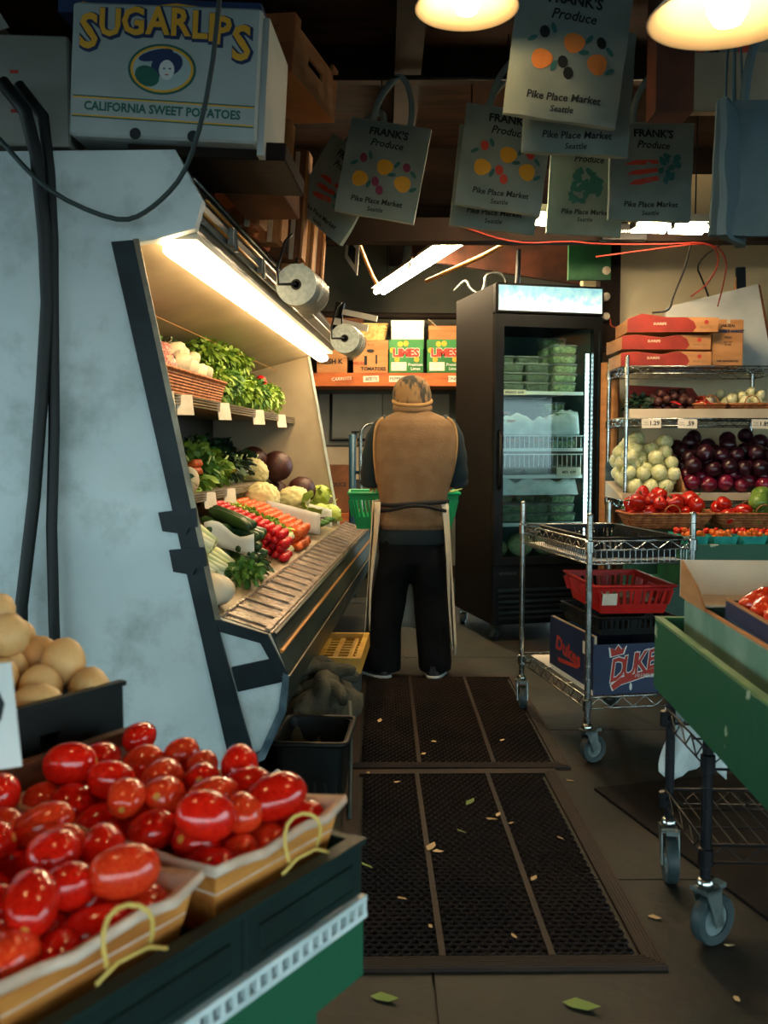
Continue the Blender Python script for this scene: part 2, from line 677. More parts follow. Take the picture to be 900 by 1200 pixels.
def rrot(rg=random):
    return (rg.uniform(0, 6.28), rg.uniform(0, 6.28), rg.uniform(0, 6.28))


STRUCT_LABELS = {}

# ================================================================== the setting
STRUCT_LABELS.update({
    'floor': 'dark worn concrete floor of the produce shop',
    'ceiling': 'black timber ceiling over the produce shop',
    'wall_left': 'dim wall behind the refrigerated display case',
    'wall_back': 'dim grey back wall below the loaded wooden shelf',
    'wall_right': 'cream painted wall behind the chrome produce shelving',
    'wall_side': 'dim side wall beyond the green crates',
    'baseboard_back': 'dark baseboard along the back wall',
    'trim_1': 'dark horizontal ceiling beam under the hanging bags',
    'trim_2': 'dark timber post with white insulators beside the fridge',
    'trim_3': 'dark ceiling joist running to the back',
    'trim_4': 'pale timber board nailed across the ceiling joist',
    'trim_5': 'green painted board above the fridge',
    'trim_6': 'rusty brown sloping ceiling board behind the fridge header',
})
STRUCT_LABELS.update({'ground': 'grey street pavement outside the shop front', 'shade_awning': 'unseen dark slope added over the shop front to shade the upper shop'})
struct('ground', MB().bb(-40, 40, -40, 30, -.30, -.125), 'asphalt')
struct('shade_awning', MB().prism([(-.62, 3.15), (-.62, 3.25), (-3.4, 2.24), (-3.4, 2.14)], -9, 10, 'x'), 'ceiling_wood')  # out of view, added to keep daylight off the bags and cartons up high
fl = struct('floor', MB().bb(-9, 10, -3.6, 9.1, -.12, -.012), 'concrete')
slab_me = {}
for i in range(-3, 4):
    for j in range(-2, 7):
        x0, y0 = i * 1.45 + .12, j * 1.45 - .25
        x1, y1 = min(x0 + 1.443, 5), min(y0 + 1.443, 9.09)
        if (x1, y1) not in slab_me:
            pass
        link('slab', MB().bb(x0, x1, y0, y1, -.02, 0).mesh('slab', 'concrete'), fl)
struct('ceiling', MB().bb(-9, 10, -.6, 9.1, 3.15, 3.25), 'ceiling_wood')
struct('wall_left', MB().bb(-1.80, -1.72, 2.9, 9.1, 0, 3.15), 'dim_wall')
struct('wall_back', MB().bb(-1.72, 1.9, 9.0, 9.1, 0, 3.15), 'dim_wall')
struct('wall_right', MB().bb(1.36, 4.6, 6.5, 6.6, 0, 3.15), 'cream_wall')
struct('wall_side', MB().bb(4.0, 4.1, 2.4, 6.5, 0, 3.15), 'dim_wall')
struct('baseboard_back', MB().bb(-1.7, 1.9, 8.97, 8.999, 0, .12), 'beam_wood')
# beams and boards under the ceiling
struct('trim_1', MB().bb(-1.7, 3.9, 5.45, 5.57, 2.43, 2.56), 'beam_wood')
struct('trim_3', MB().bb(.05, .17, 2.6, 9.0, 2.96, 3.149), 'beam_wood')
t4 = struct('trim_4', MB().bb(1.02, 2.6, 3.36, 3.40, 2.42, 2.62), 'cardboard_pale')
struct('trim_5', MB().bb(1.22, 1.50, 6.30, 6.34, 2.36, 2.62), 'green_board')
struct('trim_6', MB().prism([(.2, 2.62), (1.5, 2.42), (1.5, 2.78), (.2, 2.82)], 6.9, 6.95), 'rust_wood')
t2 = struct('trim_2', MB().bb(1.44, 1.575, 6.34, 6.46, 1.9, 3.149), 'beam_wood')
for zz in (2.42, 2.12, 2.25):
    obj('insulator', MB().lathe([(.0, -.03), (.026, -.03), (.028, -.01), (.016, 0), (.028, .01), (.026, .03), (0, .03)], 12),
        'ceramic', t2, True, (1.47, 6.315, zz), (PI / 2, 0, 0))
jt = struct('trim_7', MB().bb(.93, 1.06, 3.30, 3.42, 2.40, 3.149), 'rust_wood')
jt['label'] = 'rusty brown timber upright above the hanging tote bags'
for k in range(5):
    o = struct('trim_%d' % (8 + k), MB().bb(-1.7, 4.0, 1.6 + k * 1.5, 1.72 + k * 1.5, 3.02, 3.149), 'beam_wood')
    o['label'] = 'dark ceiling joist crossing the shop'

# panels on the back wall below the shelf
for x0, x1, z0, z1, m_ in ((-.62, -.02, 1.28, 1.76, 'grey_wall'), (-.01, .62, 1.28, 1.76, 'grey_wall'), (-.75, .62, .95, 1.26, 'cardboard_pale')):
    link('wall_panel', MB().bb(x0, x1, 8.97, 8.999, z0, z1).mesh('wall_panel', m_), bpy.data.objects['wall_back'])
pp = MB().tube([(-.5, 8.93, 1.76), (-.5, 8.93, 1.33), (.2, 8.93, 1.33), (.55, 8.93, 1.33)], .016, 8)
pipe = thing('water_pipe', 'black water pipe with brass taps on the back wall', 'pipe', (0, 0, 0))
obj('pipe', pp, 'black_metal', pipe, True)
for x in (-.27, .12):
    tp = obj('tap', MB().tube([(x, 8.93, 1.33), (x, 8.86, 1.33), (x, 8.85, 1.27)], .018, 8), 'brass', pipe, True)
    obj('tap_handle', MB().box((x, 8.90, 1.40), (.075, .02, .018)).tube([(x, 8.90, 1.34), (x, 8.90, 1.40)], .008, 6), 'black_metal', tp)

# ------------------------------------------------------------------ rubber floor mats with round holes


def rubber_mat(name, label, x0, x1, y0, y1, rz=0., p=.0262):
    cx, cy = (x0 + x1) / 2, (y0 + y1) / 2
    t = thing(name, label, 'floor mat', (cx, cy, 0), rz)
    W, D, b, h = x1 - x0, y1 - y0, .05, .013
    fr = MB()
    fr.bb(-W / 2, W / 2, -D / 2, -D / 2 + b, 0, h * .9).bb(-W / 2, W / 2, D / 2 - b, D / 2, 0, h * .9)
    fr.bb(-W / 2, -W / 2 + b, -D / 2 + b, D / 2 - b, 0, h * .9).bb(W / 2 - b, W / 2, -D / 2 + b, D / 2 - b, 0, h * .9)
    obj('border', fr, 'mat_rubber', t)
    rb = MB()
    for k in range(5):
        e = .006 + k * .009
        rb.bb(-W / 2 + e, W / 2 - e, -D / 2 + e, -D / 2 + e + .004, h * .88, h * 1.08)
        rb.bb(W / 2 - e - .004, W / 2 - e, -D / 2 + e, D / 2 - e, h * .88, h * 1.08)
    rb.bb(-W / 6 - .008, -W / 6 + .008, -D / 2 + b, D / 2 - b, 0, h * 1.05).bb(W / 6 - .008, W / 6 + .008, -D / 2 + b, D / 2 - b, 0, h * 1.05)
    o = obj('rib', rb, 'mat_rubber', t)
    o['kind'] = 'stuff'
    net = MB()
    iw, idp = W - 2 * b, D - 2 * b
    nx = int(iw / p)
    ny = int(idp / (p * .866))
    ox = -nx * p / 2
    oy = -ny * p * .866 / 2
    rr, ri = p / math.sqrt(3), p * .40
    for j in range(ny):
        for i in range(nx - (j % 2)):
            ax, ay = ox + (i + .5 + .5 * (j % 2)) * p, oy + (j + .5) * p * .866
            vs = []
            for k in range(6):
                q = PI / 6 + k * PI / 3
                vs.append((ax + rr * math.cos(q), ay + rr * math.sin(q), h * .62))
            for zz, rk in ((h, ri * 1.1), (.001, ri)):
                for k in range(6):
                    q = PI / 6 + k * PI / 3
                    vs.append((ax + rk * math.cos(q), ay + rk * math.sin(q), zz))
            fs = [(k, (k + 1) % 6, 6 + (k + 1) % 6, 6 + k) for k in range(6)]
            fs += [(6 + k, 6 + (k + 1) % 6, 12 + (k + 1) % 6, 12 + k) for k in range(6)]
            net.add(vs, fs)
    o = link('hole_lattice', net.mesh('hole_lattice', 'mat_rubber'), t)
    o['kind'] = 'stuff'
    return t


rubber_mat('rubber_mat', 'brown perforated rubber mat in the aisle, the one with leaf scraps on it', -.135, .672, 2.165, 3.555, R(.8))
rubber_mat('rubber_mat', 'reddish brown perforated rubber mat under the person\'s feet', -.155, .728, 3.58, 5.07, 0)
dm = MB().prism([(.77, 3.36), (1.03, 2.35), (1.7, 2.30), (2.2, 3.62), (1.30, 3.50)], 0, .010, 'z')
dmo = thing('door_mat', 'flat black rubber mat under the black wire cart', 'floor mat', (0, 0, 0))
obj('mat_sheet', dm, 'black_rubber', dmo)
for k in range(3):
    obj('border_line', MB().bb(1.45 + k * .02, 1.457 + k * .02, 2.6, 3.4, .010, .0115), 'grey_rubber', dmo)

# ================================================================== refrigerated display case on the left
AL = math.atan(.0627)
CASE = thing('display_case', 'long open refrigerated produce case with pale end panel and dark trim', 'display case', (-.6, 3.0, 0), -AL)
CL = 3.75
CM = Matrix.Translation((-.6, 3.0, 0)) @ Matrix.Rotation(-AL, 4, 'Z')


def cw(x, s, z):
    return CM @ Vector((x, s, z))


endp = [(-1.0, 2.19), (-.053, 2.18), (.031, 2.023), (.005, 1.937), (-.124, 1.905), (-.183, 1.897), (.057, .70),
        (.228, .645), (.282, .519), (.267, .406), (.197, .265), (.12, .236), (.05, .10), (-1.0, .10)]
obj('end_panel', MB().prism(endp, 0, .045), 'panel', CASE)
farp = [(-.9, 2.15), (-.20, 2.0), (-.170, 1.9), (.04, .70), (.2, .645), (.25, .519), (.19, .265), (-.9, .1)]
obj('end_panel', MB().prism(farp, CL, CL + .04), 'panel_inner', CASE)['label'] = 'warm grey far end panel'
obj('panel_edge', MB().prism([(-.178, 1.9), (-.162, 1.9), (.048, .70), (.032, .70)], CL - .012, CL - .001), 'white_plastic', CASE)
obj('back_panel', MB().bb(-.90, -.87, .046, CL - .001, .55, 2.1), 'case_back', CASE)
# dark trim of the end panel
tr = MB().prism([(-.258, 1.897), (-.186, 1.902), (.060, .70), (.150, .36), (.185, .24), (.10, .236)], -.014, -.0005)
obj('trim_strip', tr, 'trim_dark', CASE)
obj('trim_lip', MB().prism([(-.186, 1.905), (-.168, 1.905), (.078, .70), (.060, .70)], -.018, -.0145), 'metal_shelf', CASE)
obj('strap', MB().prism([(-.118, 1.045), (.004, 1.06), (.008, 1.0), (-.02, .995), (-.03, .975), (-.105, .985)], -.026, -.0145), 'trim_dark', CASE)
obj('strap', MB().prism([(-.085, .925), (.030, .935), (.036, .875), (.0, .865), (-.01, .845), (-.072, .855)], -.026, -.0145), 'trim_dark', CASE)
obj('nose_trim', MB().prism([(.057, .705), (.228, .655), (.295, .52), (.262, .52), (.205, .625), (.075, .66)], -.014, -.0005), 'trim_dark', CASE)
obj('nose_bar', MB().prism([(.11, .545), (.262, .58), (.275, .50), (.13, .465)], -.012, -.0005), 'trim_dark', CASE)
obj('nose_edge', MB().prism([(.278, .53), (.298, .52), (.285, .40), (.215, .245), (.17, .225), (.16, .25), (.20, .27), (.262, .41)], -.016, .0), 'trim_grey', CASE)
obj('foot_bracket', MB().tube([(.135, -.012, .24), (.12, -.02, .19), (.15, -.02, .14), (.12, -.02, .11), (.07, -.02, .11)], .018, 6)
    .prism([(.09, .27), (.19, .27), (.16, .19), (.10, .19)], -.03, -.014), 'trim_grey', CASE)
# canopy
can = MB().prism([(-.9, 2.17), (-.053, 2.168), (.027, 2.02), (.001, 1.945), (-.0, 1.935), (-.9, 1.935)], .0455, CL + .02)
obj('canopy', can, 'case_dark', CASE)
for x, z, m_ in ((.031, 2.035, 'brass'), (.020, 1.995, 'brass'), (.012, 1.967, 'steel'), (-.01, 2.105, 'steel')):
    obj('canopy_rail', MB().tube([(x, .05, z), (x, 1.35 if m_ == 'brass' else CL, z)], .006, 6), m_, CASE, True)
for k in range(9):
    f = k / 8
    x, z = -.048 + .079 * f, 2.165 - .13 * f
    obj('canopy_rib', MB().tube([(x, 1.5, z), (x, CL + .015, z)], .005, 5), 'black_plastic', CASE)
for s_ in (.42, .95):
    obj('clip', MB().box((.03, s_, 2.0), (.02, .05, .06)).tube([(.04, s_, 2.03), (.045, s_, 1.95)], .008, 6), 'steel', CASE)
obj('inner_ceiling', MB().prism([(-.14, 1.925), (-.14, 1.912), (-.86, 1.72), (-.86, 1.74)], .046, CL - .001), 'panel_inner', CASE)
obj('light_tray', MB().prism([(-.145, 1.934), (-.145, 1.915), (0, 1.915), (0, 1.934)], .05, CL - .01), 'lamp_white', CASE)
for k in range(3):
    a = .06 + k * 1.225
    tb = obj('lamp_tube', MB().tube([(-.07, a, 1.885), (-.07, a + 1.19, 1.885)], .046, 10, flat=.6), 'tube_case', CASE, True)
    obj('tube_cap', MB().bb(-.10, -.04, a + 1.192, a + 1.222, 1.86, 1.914), 'lamp_white', tb)
obj('hang_wire', MB().tube([(-.42, .05, 1.80), (-.40, CL - .01, 1.80)], .003, 5), 'brass', CASE)
# deck, shelves
obj('deck', MB().prism([(.06, .70), (-.868, .95), (-.868, .90), (.06, .64)], .046, CL - .001), 'metal_shelf', CASE)
SHELVES = []
for zz, xf, tags_ in ((1.47, -.285, (.56, .82, 1.5, 2.35, 3.1)), (1.03, -.42, (1.0, 1.28, 1.75, 2.2, 3.0))):
    sh = obj('shelf', MB().bb(-.868, xf, .048, CL - .003, zz - .022, zz), 'metal_shelf', CASE)
    for dz in (-.046, -.034, -.022, -.010):
        obj('price_rail', MB().bb(xf, xf + .012, .05, CL - .005, zz + dz, zz + dz + .007), 'metal_shelf', sh)
    for i, s_ in enumerate(tags_):
        tg = MB().bb(-.004, 0, -.036, .036, -.085, 0)
        o = link('price_tag', tg.mesh('price_tag', 'tag_paper'), sh, (xf + .02, s_, zz - .004), (0, R(-14), R(random.uniform(-55, -35))))
    SHELVES.append(sh)
# ledge with its air grille
obj('ledge', MB().prism([(.062, .702), (.232, .648), (.226, .62), (.062, .66)], .046, CL + .25), 'ledge', CASE)
for a_, b_ in ((.068, .076), (.21, .226)):
    obj('ledge_rail', MB().prism([(a_, .712 - (a_ - .062) * .318), (b_, .712 - (b_ - .062) * .318), (b_, .695 - (b_ - .062) * .318), (a_, .695 - (a_ - .062) * .318)], .046, CL + .25), 'ledge', CASE)
gbar = MB().prism([(.077, .7035), (.209, .6615), (.209, .652), (.077, .694)], 0, .026).mesh('grille_bar', 'ledge')
for k in range(25):
    link('grille_bar', gbar, CASE, (0, .09 + k * .156, 0))
fr = [(.232, .648), (.284, .519), (.268, .406), (.199, .267), (.12, .24), (.05, .30), (.05, .60), (.2, .62)]
obj('front_apron', MB().prism(fr, .046, CL + .25), 'case_green', CASE)
obj('apron_trim', MB().tube([(.262, .05, .585), (.262, CL + .24, .585)], .007, 6), 'brass', CASE)
obj('apron_trim', MB().tube([(.284, .05, .500), (.284, CL + .24, .500)], .004, 6), 'metal_shelf', CASE)
obj('apron_bumper', MB().tube([(.238, .05, .64), (.238, CL + .24, .64)], .009, 6), 'case_dark', CASE)
obj('case_base', MB().bb(-.88, -.22, .06, CL, 0.0, .55), 'case_dark', CASE)

# hoses and cord on the end panel
hs = thing('hose', 'thick black hose hanging down the pale end panel, the one splaying towards the edge', 'hose', (0, 0, 0))
hp = [(-1.16, 2.93, 2.36), (-1.09, 2.93, 2.27), (-1.06, 2.93, 2.14), (-1.045, 2.94, 1.9), (-1.045, 2.95, 1.7), (-1.07, 2.95, 1.4), (-1.10, 2.95, 1.1), (-1.15, 2.95, .75), (-1.16, 2.95, .3)]
obj('hose_pipe', MB().tube(hp, .021, 8), 'hose_black', hs, True)
hs = thing('hose', 'thick black hose hanging straight down the pale end panel', 'hose', (0, 0, 0))
hp = [(-1.13, 2.985, 2.37), (-1.05, 2.97, 2.27), (-1.035, 2.97, 2.1), (-1.03, 2.97, 1.9), (-1.035, 2.97, 1.6), (-1.04, 2.97, 1.3), (-1.055, 2.97, 1.0), (-1.055, 2.97, .7), (-1.05, 2.97, .3)]
obj('hose_pipe', MB().tube(hp, .018, 8), 'hose_black', hs, True)
cp = []
for a, b in zip([(-1.18, 2.92, 2.2), (-1.02, 2.90, 2.02), (-.80, 2.92, 1.93), (-.71, 2.93, 1.98), (-.60, 2.92, 2.08)],
                [(-1.02, 2.90, 2.02), (-.80, 2.92, 1.93), (-.71, 2.93, 1.98), (-.60, 2.92, 2.08), (-.50, 2.80, 2.3)]):
    for k in range(4):
        cp.append(Vector(a).lerp(Vector(b), k / 4))
cp += [(-.50, 2.80, 2.3), (-.46, 2.78, 2.5), (-.44, 2.78, 2.75), (-.44, 2.78, 3.15)]
for _ in range(3):
    cp = [cp[0]] + [(Vector(cp[i - 1]) + Vector(cp[i]) * 2 + Vector(cp[i + 1])) / 4 for i in range(1, len(cp) - 1)] + [cp[-1]]
c_ = obj('power_cord', MB().tube(cp, .0075, 6), 'cord_green', None, True)
tag(c_, 'thin dark cord sagging across the pale end panel and up to the ceiling', 'cord')

# plastic bag rolls hanging on the canopy


def bag_roll(loc, r, L_, label, tilt):
    t = thing('bag_roll', label, 'bag roll', loc, (0, 0, R(-8)), 'bag rolls on the case canopy')
    m = Matrix.Rotation(PI / 2, 3, 'X')
    obj('roll', MB().lathe([(.022, -L_ / 2), (r, -L_ / 2), (r * 1.01, -L_ / 2 + .01), (r * 1.01, L_ / 2 - .01), (r, L_ / 2), (.022, L_ / 2), (.022, -L_ / 2)], 28, m=m), 'bag_roll', t, True, auto=40)
    obj('core', MB().lathe([(.014, -L_ / 2 - .004), (.022, -L_ / 2 - .004), (.022, L_ / 2), (.014, L_ / 2), (.014, -L_ / 2 - .004)], 16, m=m), 'black_plastic', t, True, auto=40)
    obj('loose_film', MB().grid(6, 10, lambda u, v: (r * 1.03 * math.cos(PI * .1 - v * 2.0) + .012 * math.sin(u * 9 + v * 4), -L_ / 2 + .02 + u * (L_ - .04), r * 1.05 * math.sin(PI * .1 - v * 2.0) - v * .02)), 'bag_film', t, True)
    y = -L_ / 2 - .012
    obj('wire_holder', MB().tube([(0, y + .04, 0), (0, y, 0), (-.07, y, .0), (-.075, y, .06), (-.04, y, .17), (-.02, y + .03, .20), (-.05, y + .08, .2), (-.06, y + .1, .14)], .006, 6), 'black_metal', t, True)
    obj('wire_holder', MB().tube([(0, L_ / 2 - .03, 0), (0, L_ / 2 + .012, 0), (-.07, L_ / 2 + .012, .02), (-.06, L_ / 2 + .012, .16)], .006, 6), 'black_metal', t, True)
    return t


bag_roll((-.335, 3.95, 1.905), .083, .26, 'large roll of clear produce bags on a wire holder by the tall cartons', 0)
bag_roll((-.205, 5.45, 1.865), .082, .24, 'roll of clear produce bags hung near the far end of the canopy', 0)

# ================================================================== foreground left: tomato and potato stand
STA = math.atan2(.835, .55)
STM = Matrix.Translation((-.03, 1.3, 0)) @ Matrix.Rotation(STA, 4, 'Z')


def st(a, d, z):
    return STM @ Vector((a, d, z))


def st_thing(name, label, cat, group=None):
    return thing(name, label, cat, (-.03, 1.3, 0), STA, group)


t = st_thing('display_stand', 'green painted wooden display stand under the red plum tomatoes', 'display stand')
obj('top_box', MB().bb(-1.05, 0, .0, .95, .495, .58), 'green_wear', t)
obj('base', MB().bb(-1.0, -.045, .05, .9, .0, .494), 'green_wear', t)
obj('riser', MB().bb(-1.0, .05, .50, .92, .581, .715), 'dark_green', t)
obj('back_board', MB().bb(-.95, .0, .455, .475, .62, .782), 'board_brown', t)['label'] = 'brown stained wooden board behind the tomatoes'

t = st_thing('plastic_tray', 'white plastic tray with lattice rim under the dark green crate', 'tray')
obj('tray_floor', MB().bb(-1.02, -.004, .006, .45, .582, .588), 'white_plastic', t)
obj('rim_rail', MB().bb(-1.02, .002, -.006, .004, .582, .590), 'white_plastic', t)
obj('rim_rail', MB().bb(-1.02, .002, -.006, .004, .606, .614), 'white_plastic', t)
lb = MB().bb(-.0035, .0035, -.006, .004, .590, .606).mesh('rim_bar', 'white_plastic')
for k in range(48):
    link('rim_bar', lb, t, (-.003 - k * .0208, 0, 0))

t = st_thing('produce_crate', 'dark green produce crate carrying the tomato baskets', 'crate')
obj('crate_floor', MB().bb(-1.0, -.012, .022, .44, .616, .640), 'dark_green', t)
for k in range(4):
    a0 = -1.0 + k * .25
    obj('side_panel', MB().bevbox((a0 + .125, .008, .652), (.248, .016, .074), .004), 'dark_green', t)
    obj('panel_recess', MB().bevbox((a0 + .125, -.001, .65), (.20, .004, .036), .003), 'dark_green', t)
obj('top_rail', MB().bb(-1.0, .003, -.004, .018, .689, .697), 'dark_green', t)
obj('end_panel', MB().bb(-.011, .003, .018, .44, .616, .695), 'dark_green', t)


def chip_basket(a0, a1, label):
    t = st_thing('chip_basket', label, 'basket', 'lined wood-chip baskets')
    d0, d1, z0, z1 = .035, .43, .641, .735
    o_, i_ = .03, .0

    def ring(off, z, wob=0.):
        pts = []
        P = [(a0 - off, d0 - off), (a1 + off, d0 - off), (a1 + off, d1 + off), (a0 - off, d1 + off)]
        for k in range(4):
            p, q = P[k], P[(k + 1) % 4]
            for j in range(6):
                f = j / 6
                pts.append((p[0] + (q[0] - p[0]) * f, p[1] + (q[1] - p[1]) * f, z + wob * math.sin(j * 2.1 + k * 1.7) * .5 + (wob * .8 if j == 0 else 0)))
        return pts
    body = MB().loft([ring(-.02, z0), ring(.0, z1), ring(-.003, z1), ring(-.022, z0 + .003)], cap=False)
    body.add(ring(-.02, z0), [tuple(range(24))])
    obj('basket_wall', body, 'chip_wood', t)
    ln = MB().loft([ring(-.006, z1 - .03), ring(-.004, z1 + .004, .006), ring(.008, z1 + .010, .008), ring(.010, z1 - .002, .01), ring(.004, z1 - .006, .006)], cap=False)
    obj('paper_liner', ln, 'liner', t, True)
    am = (a0 + a1) / 2
    hd = []
    for k in range(11):
        q = PI * k / 10
        hd.append((am - .028 * math.cos(q), -.0 + .012 * math.sin(q * 2), z1 - .012 + .055 * math.sin(q)))
    h = obj('handle', MB().tube(hd, .0025, 6), 'twine', t, True)
    obj('handle_knot', MB().tube([(am - .045, -.003, z1 - .02), (am - .02, -.006, z1 - .008), (am + .02, -.006, z1 - .010), (am + .05, -.003, z1 - .026)], .0022, 6), 'twine', h, True)
    return t


chip_basket(-.262, -.012, 'lined chip basket of tomatoes at the end of the dark green crate')
chip_basket(-.556, -.300, 'lined chip basket of tomatoes in the middle of the dark green crate')
chip_basket(-.85, -.594, 'lined chip basket beside the price card')

# plum tomatoes
rg = random.Random(3)
tom = []
for k in range(5):
    ph = k * 1.3

    def tf(d, ph=ph, k=k):
        q = math.atan2(d.y, d.x)
        return 1 + .035 * math.sin(3 * q + ph) * (1 - d.z * d.z) + .03 * math.sin(2 * q + ph * 2) * (1 - d.z * d.z) - .10 * max(0, d.z - .86) / .14 + .03 * d.z * d.z * d.z
    e = (1.08, 1.16, 1.24, 1.32, 1.42)[k]
    tom.append(MB().sphere((0, 0, 0), (.93, .93, e), 20, 14, tf).mesh('plum_tomato', 'tomato' if k % 3 else 'tomato_ripe', True))
scar = MB().lathe([(0, .012), (.10, .015), (.17, .0), (.2, -.03)], 8).mesh('stem_scar', 'scar', True)
LT = 'glossy red plum tomato heaped in the lined chip baskets'


def bedz(a, d):
    return .682 + .05 * d + .006 * math.sin(a * 21)


for ba0, ba1, bn, bs in ((-.262, -.012, 43, 5), (-.556, -.300, 46, 6), (-.85, -.594, 40, 7)):
    for p, r in pack(bn, .0305, ba0 + .004, ba1 - .004, .046, .436, bedz, bs, 320, .12, .2):
        k = rg.randrange(5)
        wp = st(*p)
        rot = (rg.uniform(1.1, 1.9) * rg.choice((1, -1)), rg.uniform(-.4, .4), STA + R(90) + rg.uniform(-1.0, 1.0) + (PI if rg.random() < .5 else 0))
        o = link('plum_tomato', tom[k], None, wp, rot, r * .985)
        tag(o, LT, 'tomato', 'plum tomatoes in the chip baskets')
        link('stem_scar', scar, o, (0, 0, (1.08, 1.16, 1.24, 1.32, 1.42)[k] * .925))

# potato crate
t = st_thing('potato_crate', 'black plastic crate filled with tan potatoes', 'crate')
a0, a1, d0, d1, z0, z1 = -.70, .025, .525, .87, .717, .838
obj('crate_floor', MB().bb(a0 + .01, a1 - .01, d0 + .01, d1 - .01, z0, z0 + .012), 'black_plastic', t)
fw = MB()
fw.bb(a0, a1, d0, d0 + .010, z0, z0 + .045).bb(a0, a1, d0, d0 + .010, z0 + .075, z1)
for x0, x1 in ((a0, a0 + .12), (a0 + .24, a0 + .4), (a0 + .5, a1 - .17), (a1 - .13, a1)):
    fw.bb(x0, x1, d0, d0 + .010, z0 + .045, z0 + .075)
obj('front_wall', fw, 'black_plastic', t)
obj('back_wall', MB().bb(a0, a1, d1 - .01, d1, z0, z1), 'black_plastic', t)
obj('end_wall', MB().bb(a0, a0 + .01, d0 + .0101, d1 - .0101, z0, z1), 'black_plastic', t)
obj('end_wall', MB().bb(a1 - .01, a1, d0 + .0101, d1 - .0101, z0, z1), 'black_plastic', t)
obj('top_rim', MB().bb(a0 - .004, a1 + .004, d0 - .005, d0 + .012, z1, z1 + .008), 'black_plastic', t)
pot = []
for k in range(4):
    def pf(d, k=k):
        return 1 + .10 * noise.noise(Vector((d.x * 1.4 + k * 5, d.y * 1.4, d.z * 1.4))) + .03 * noise.noise(d * 4)
    pot.append(MB().sphere((0, 0, 0), (1.0, .93, 1.16), 16, 11, pf).mesh('potato', 'potato', True))
pts = pack(66, .0385, a0 + .012, a1 + .012, d0 + .008, d1 + .02, lambda a, d: z0 + .055 + .30 * (d - d0), 11, 260, .10, .3)
for p, r in pts:
    o = link('potato', pot[rg.randrange(4)], None, st(*p), rrot(rg), r)
    tag(o, 'tan potato heaped in the black plastic crate', 'potato', 'potatoes in the black crate')

# price card in front of the potatoes
t = thing('price_card', 'white price card standing in front of the potatoes', 'price card', (-.470, 1.17, .80), R(14))
obj('card', MB().bb(-.16, .012, -.002, .002, .045, .180), 'white_box', t, rot=(0, R(-4), 0))
obj('digit', text_mb('2.49', .075, .002).xf(lambda p: (p.x - .064, -.0026, p.z + .118)), 'ink', t, rot=(0, R(-4), 0))
obj('small_print', text_mb('per lb', .022).xf(lambda p: (p.x - .04, -.0026, p.z + .072)), 'ink_grey', t, rot=(0, R(-4), 0))
obj('stake', MB().bb(-.09, -.08, .003, .009, -.10, .10), 'wood_box', t)

# ================================================================== under the case: crates, bin, sack


def slat_crate(name, label, x0, x1, y0, y1, z0, z1, mat, rz=0., group=None):
    cx, cy = (x0 + x1) / 2, (y0 + y1) / 2
    t = thing(name, label, 'crate', (cx, cy, z0), rz, group)
    W, D, H = x1 - x0, y1 - y0, z1 - z0
    b = .028
    obj('rim', MB().bb(-W / 2, W / 2, -D / 2, -D / 2 + b, 0, H).bb(-W / 2, W / 2, D / 2 - b, D / 2, 0, H)
        .bb(-W / 2, -W / 2 + b, -D / 2 + b, D / 2 - b, 0, H).bb(W / 2 - b, W / 2, -D / 2 + b, D / 2 - b, 0, H), mat, t)
    n = max(3, int((D - 2 * b) / .06))
    for k in range(n):
        y = -D / 2 + b + (k + .5) * (D - 2 * b) / n
        obj('slat', MB().bb(-W / 2 + b, W / 2 - b, y - .014, y + .014, H * .35, H * .35 + .012), mat, t)
    for k in range(4):
        x = -W / 2 + b + (k + .5) * (W - 2 * b) / 4
        obj('cross_slat', MB().bb(x - .012, x + .012, -D / 2 + b, D / 2 - b, H * .35 + .012, H * .35 + .022), mat, t)
    return t


tb = thing('plastic_tote', 'grey plastic tote under the yellow crate by the person\'s feet', 'tote box', (-.255, 4.55, 0), R(-4))
obj('tote_body', MB().loft([[(x, y, z) for x, y in ((-.13 - e, -.25 - e), (.13 + e, -.25 - e), (.13 + e, .25 + e), (-.13 - e, .25 + e))] for z, e in ((0, -.01), (.19, .0), (.192, .012), (.205, .012))]), 'grey_bin', tb)
obj('tote_lid', MB().bevbox((0, 0, .211), (.29, .53, .012), .004), 'grey_bin', tb)
slat_crate('yellow_crate', 'yellow plastic crate standing empty beside the person', -.43, -.09, 4.25, 4.85, .2175, .29, 'yellow_crate', R(-3))
slat_crate('yellow_crate', 'worn yellow crate under the foot of the display case', -.66, -.335, 2.82, 3.22, .0, .095, 'yellow_crate', R(-12))

t = thing('waste_bin', 'black plastic bin on the floor holding a rag', 'bin', (-.245, 3.27, 0), R(-4))


def rr_ring(w_, d_, z, r=.03, n=5):
    pts = []
    for sx, sy, q0 in ((1, 1, 0), (-1, 1, PI / 2), (-1, -1, PI), (1, -1, 1.5 * PI)):
        for k in range(n):
            q = q0 + PI / 2 * k / (n - 1)
            pts.append((sx * (w_ / 2 - r) + r * math.cos(q), sy * (d_ / 2 - r) + r * math.sin(q), z))
    return pts


obj('bin_body', MB().loft([rr_ring(.20, .26, 0), rr_ring(.24, .31, .25), rr_ring(.23, .30, .25), rr_ring(.19, .25, .012)], cap=False).add(rr_ring(.20, .26, .004), [tuple(range(20))]), 'black_plastic', t, True, auto=40)
obj('bin_rim', MB().tube(rr_ring(.255, .325, .25), .011, 8, closed=True), 'black_plastic', t, True)
for i in range(6):
    obj('bin_rib', MB().bb(-.09 + i * .036 - .004, -.09 + i * .036 + .004, -.147, -.137, .03, .22), 'black_plastic', t, rot=(R(-3), 0, 0))


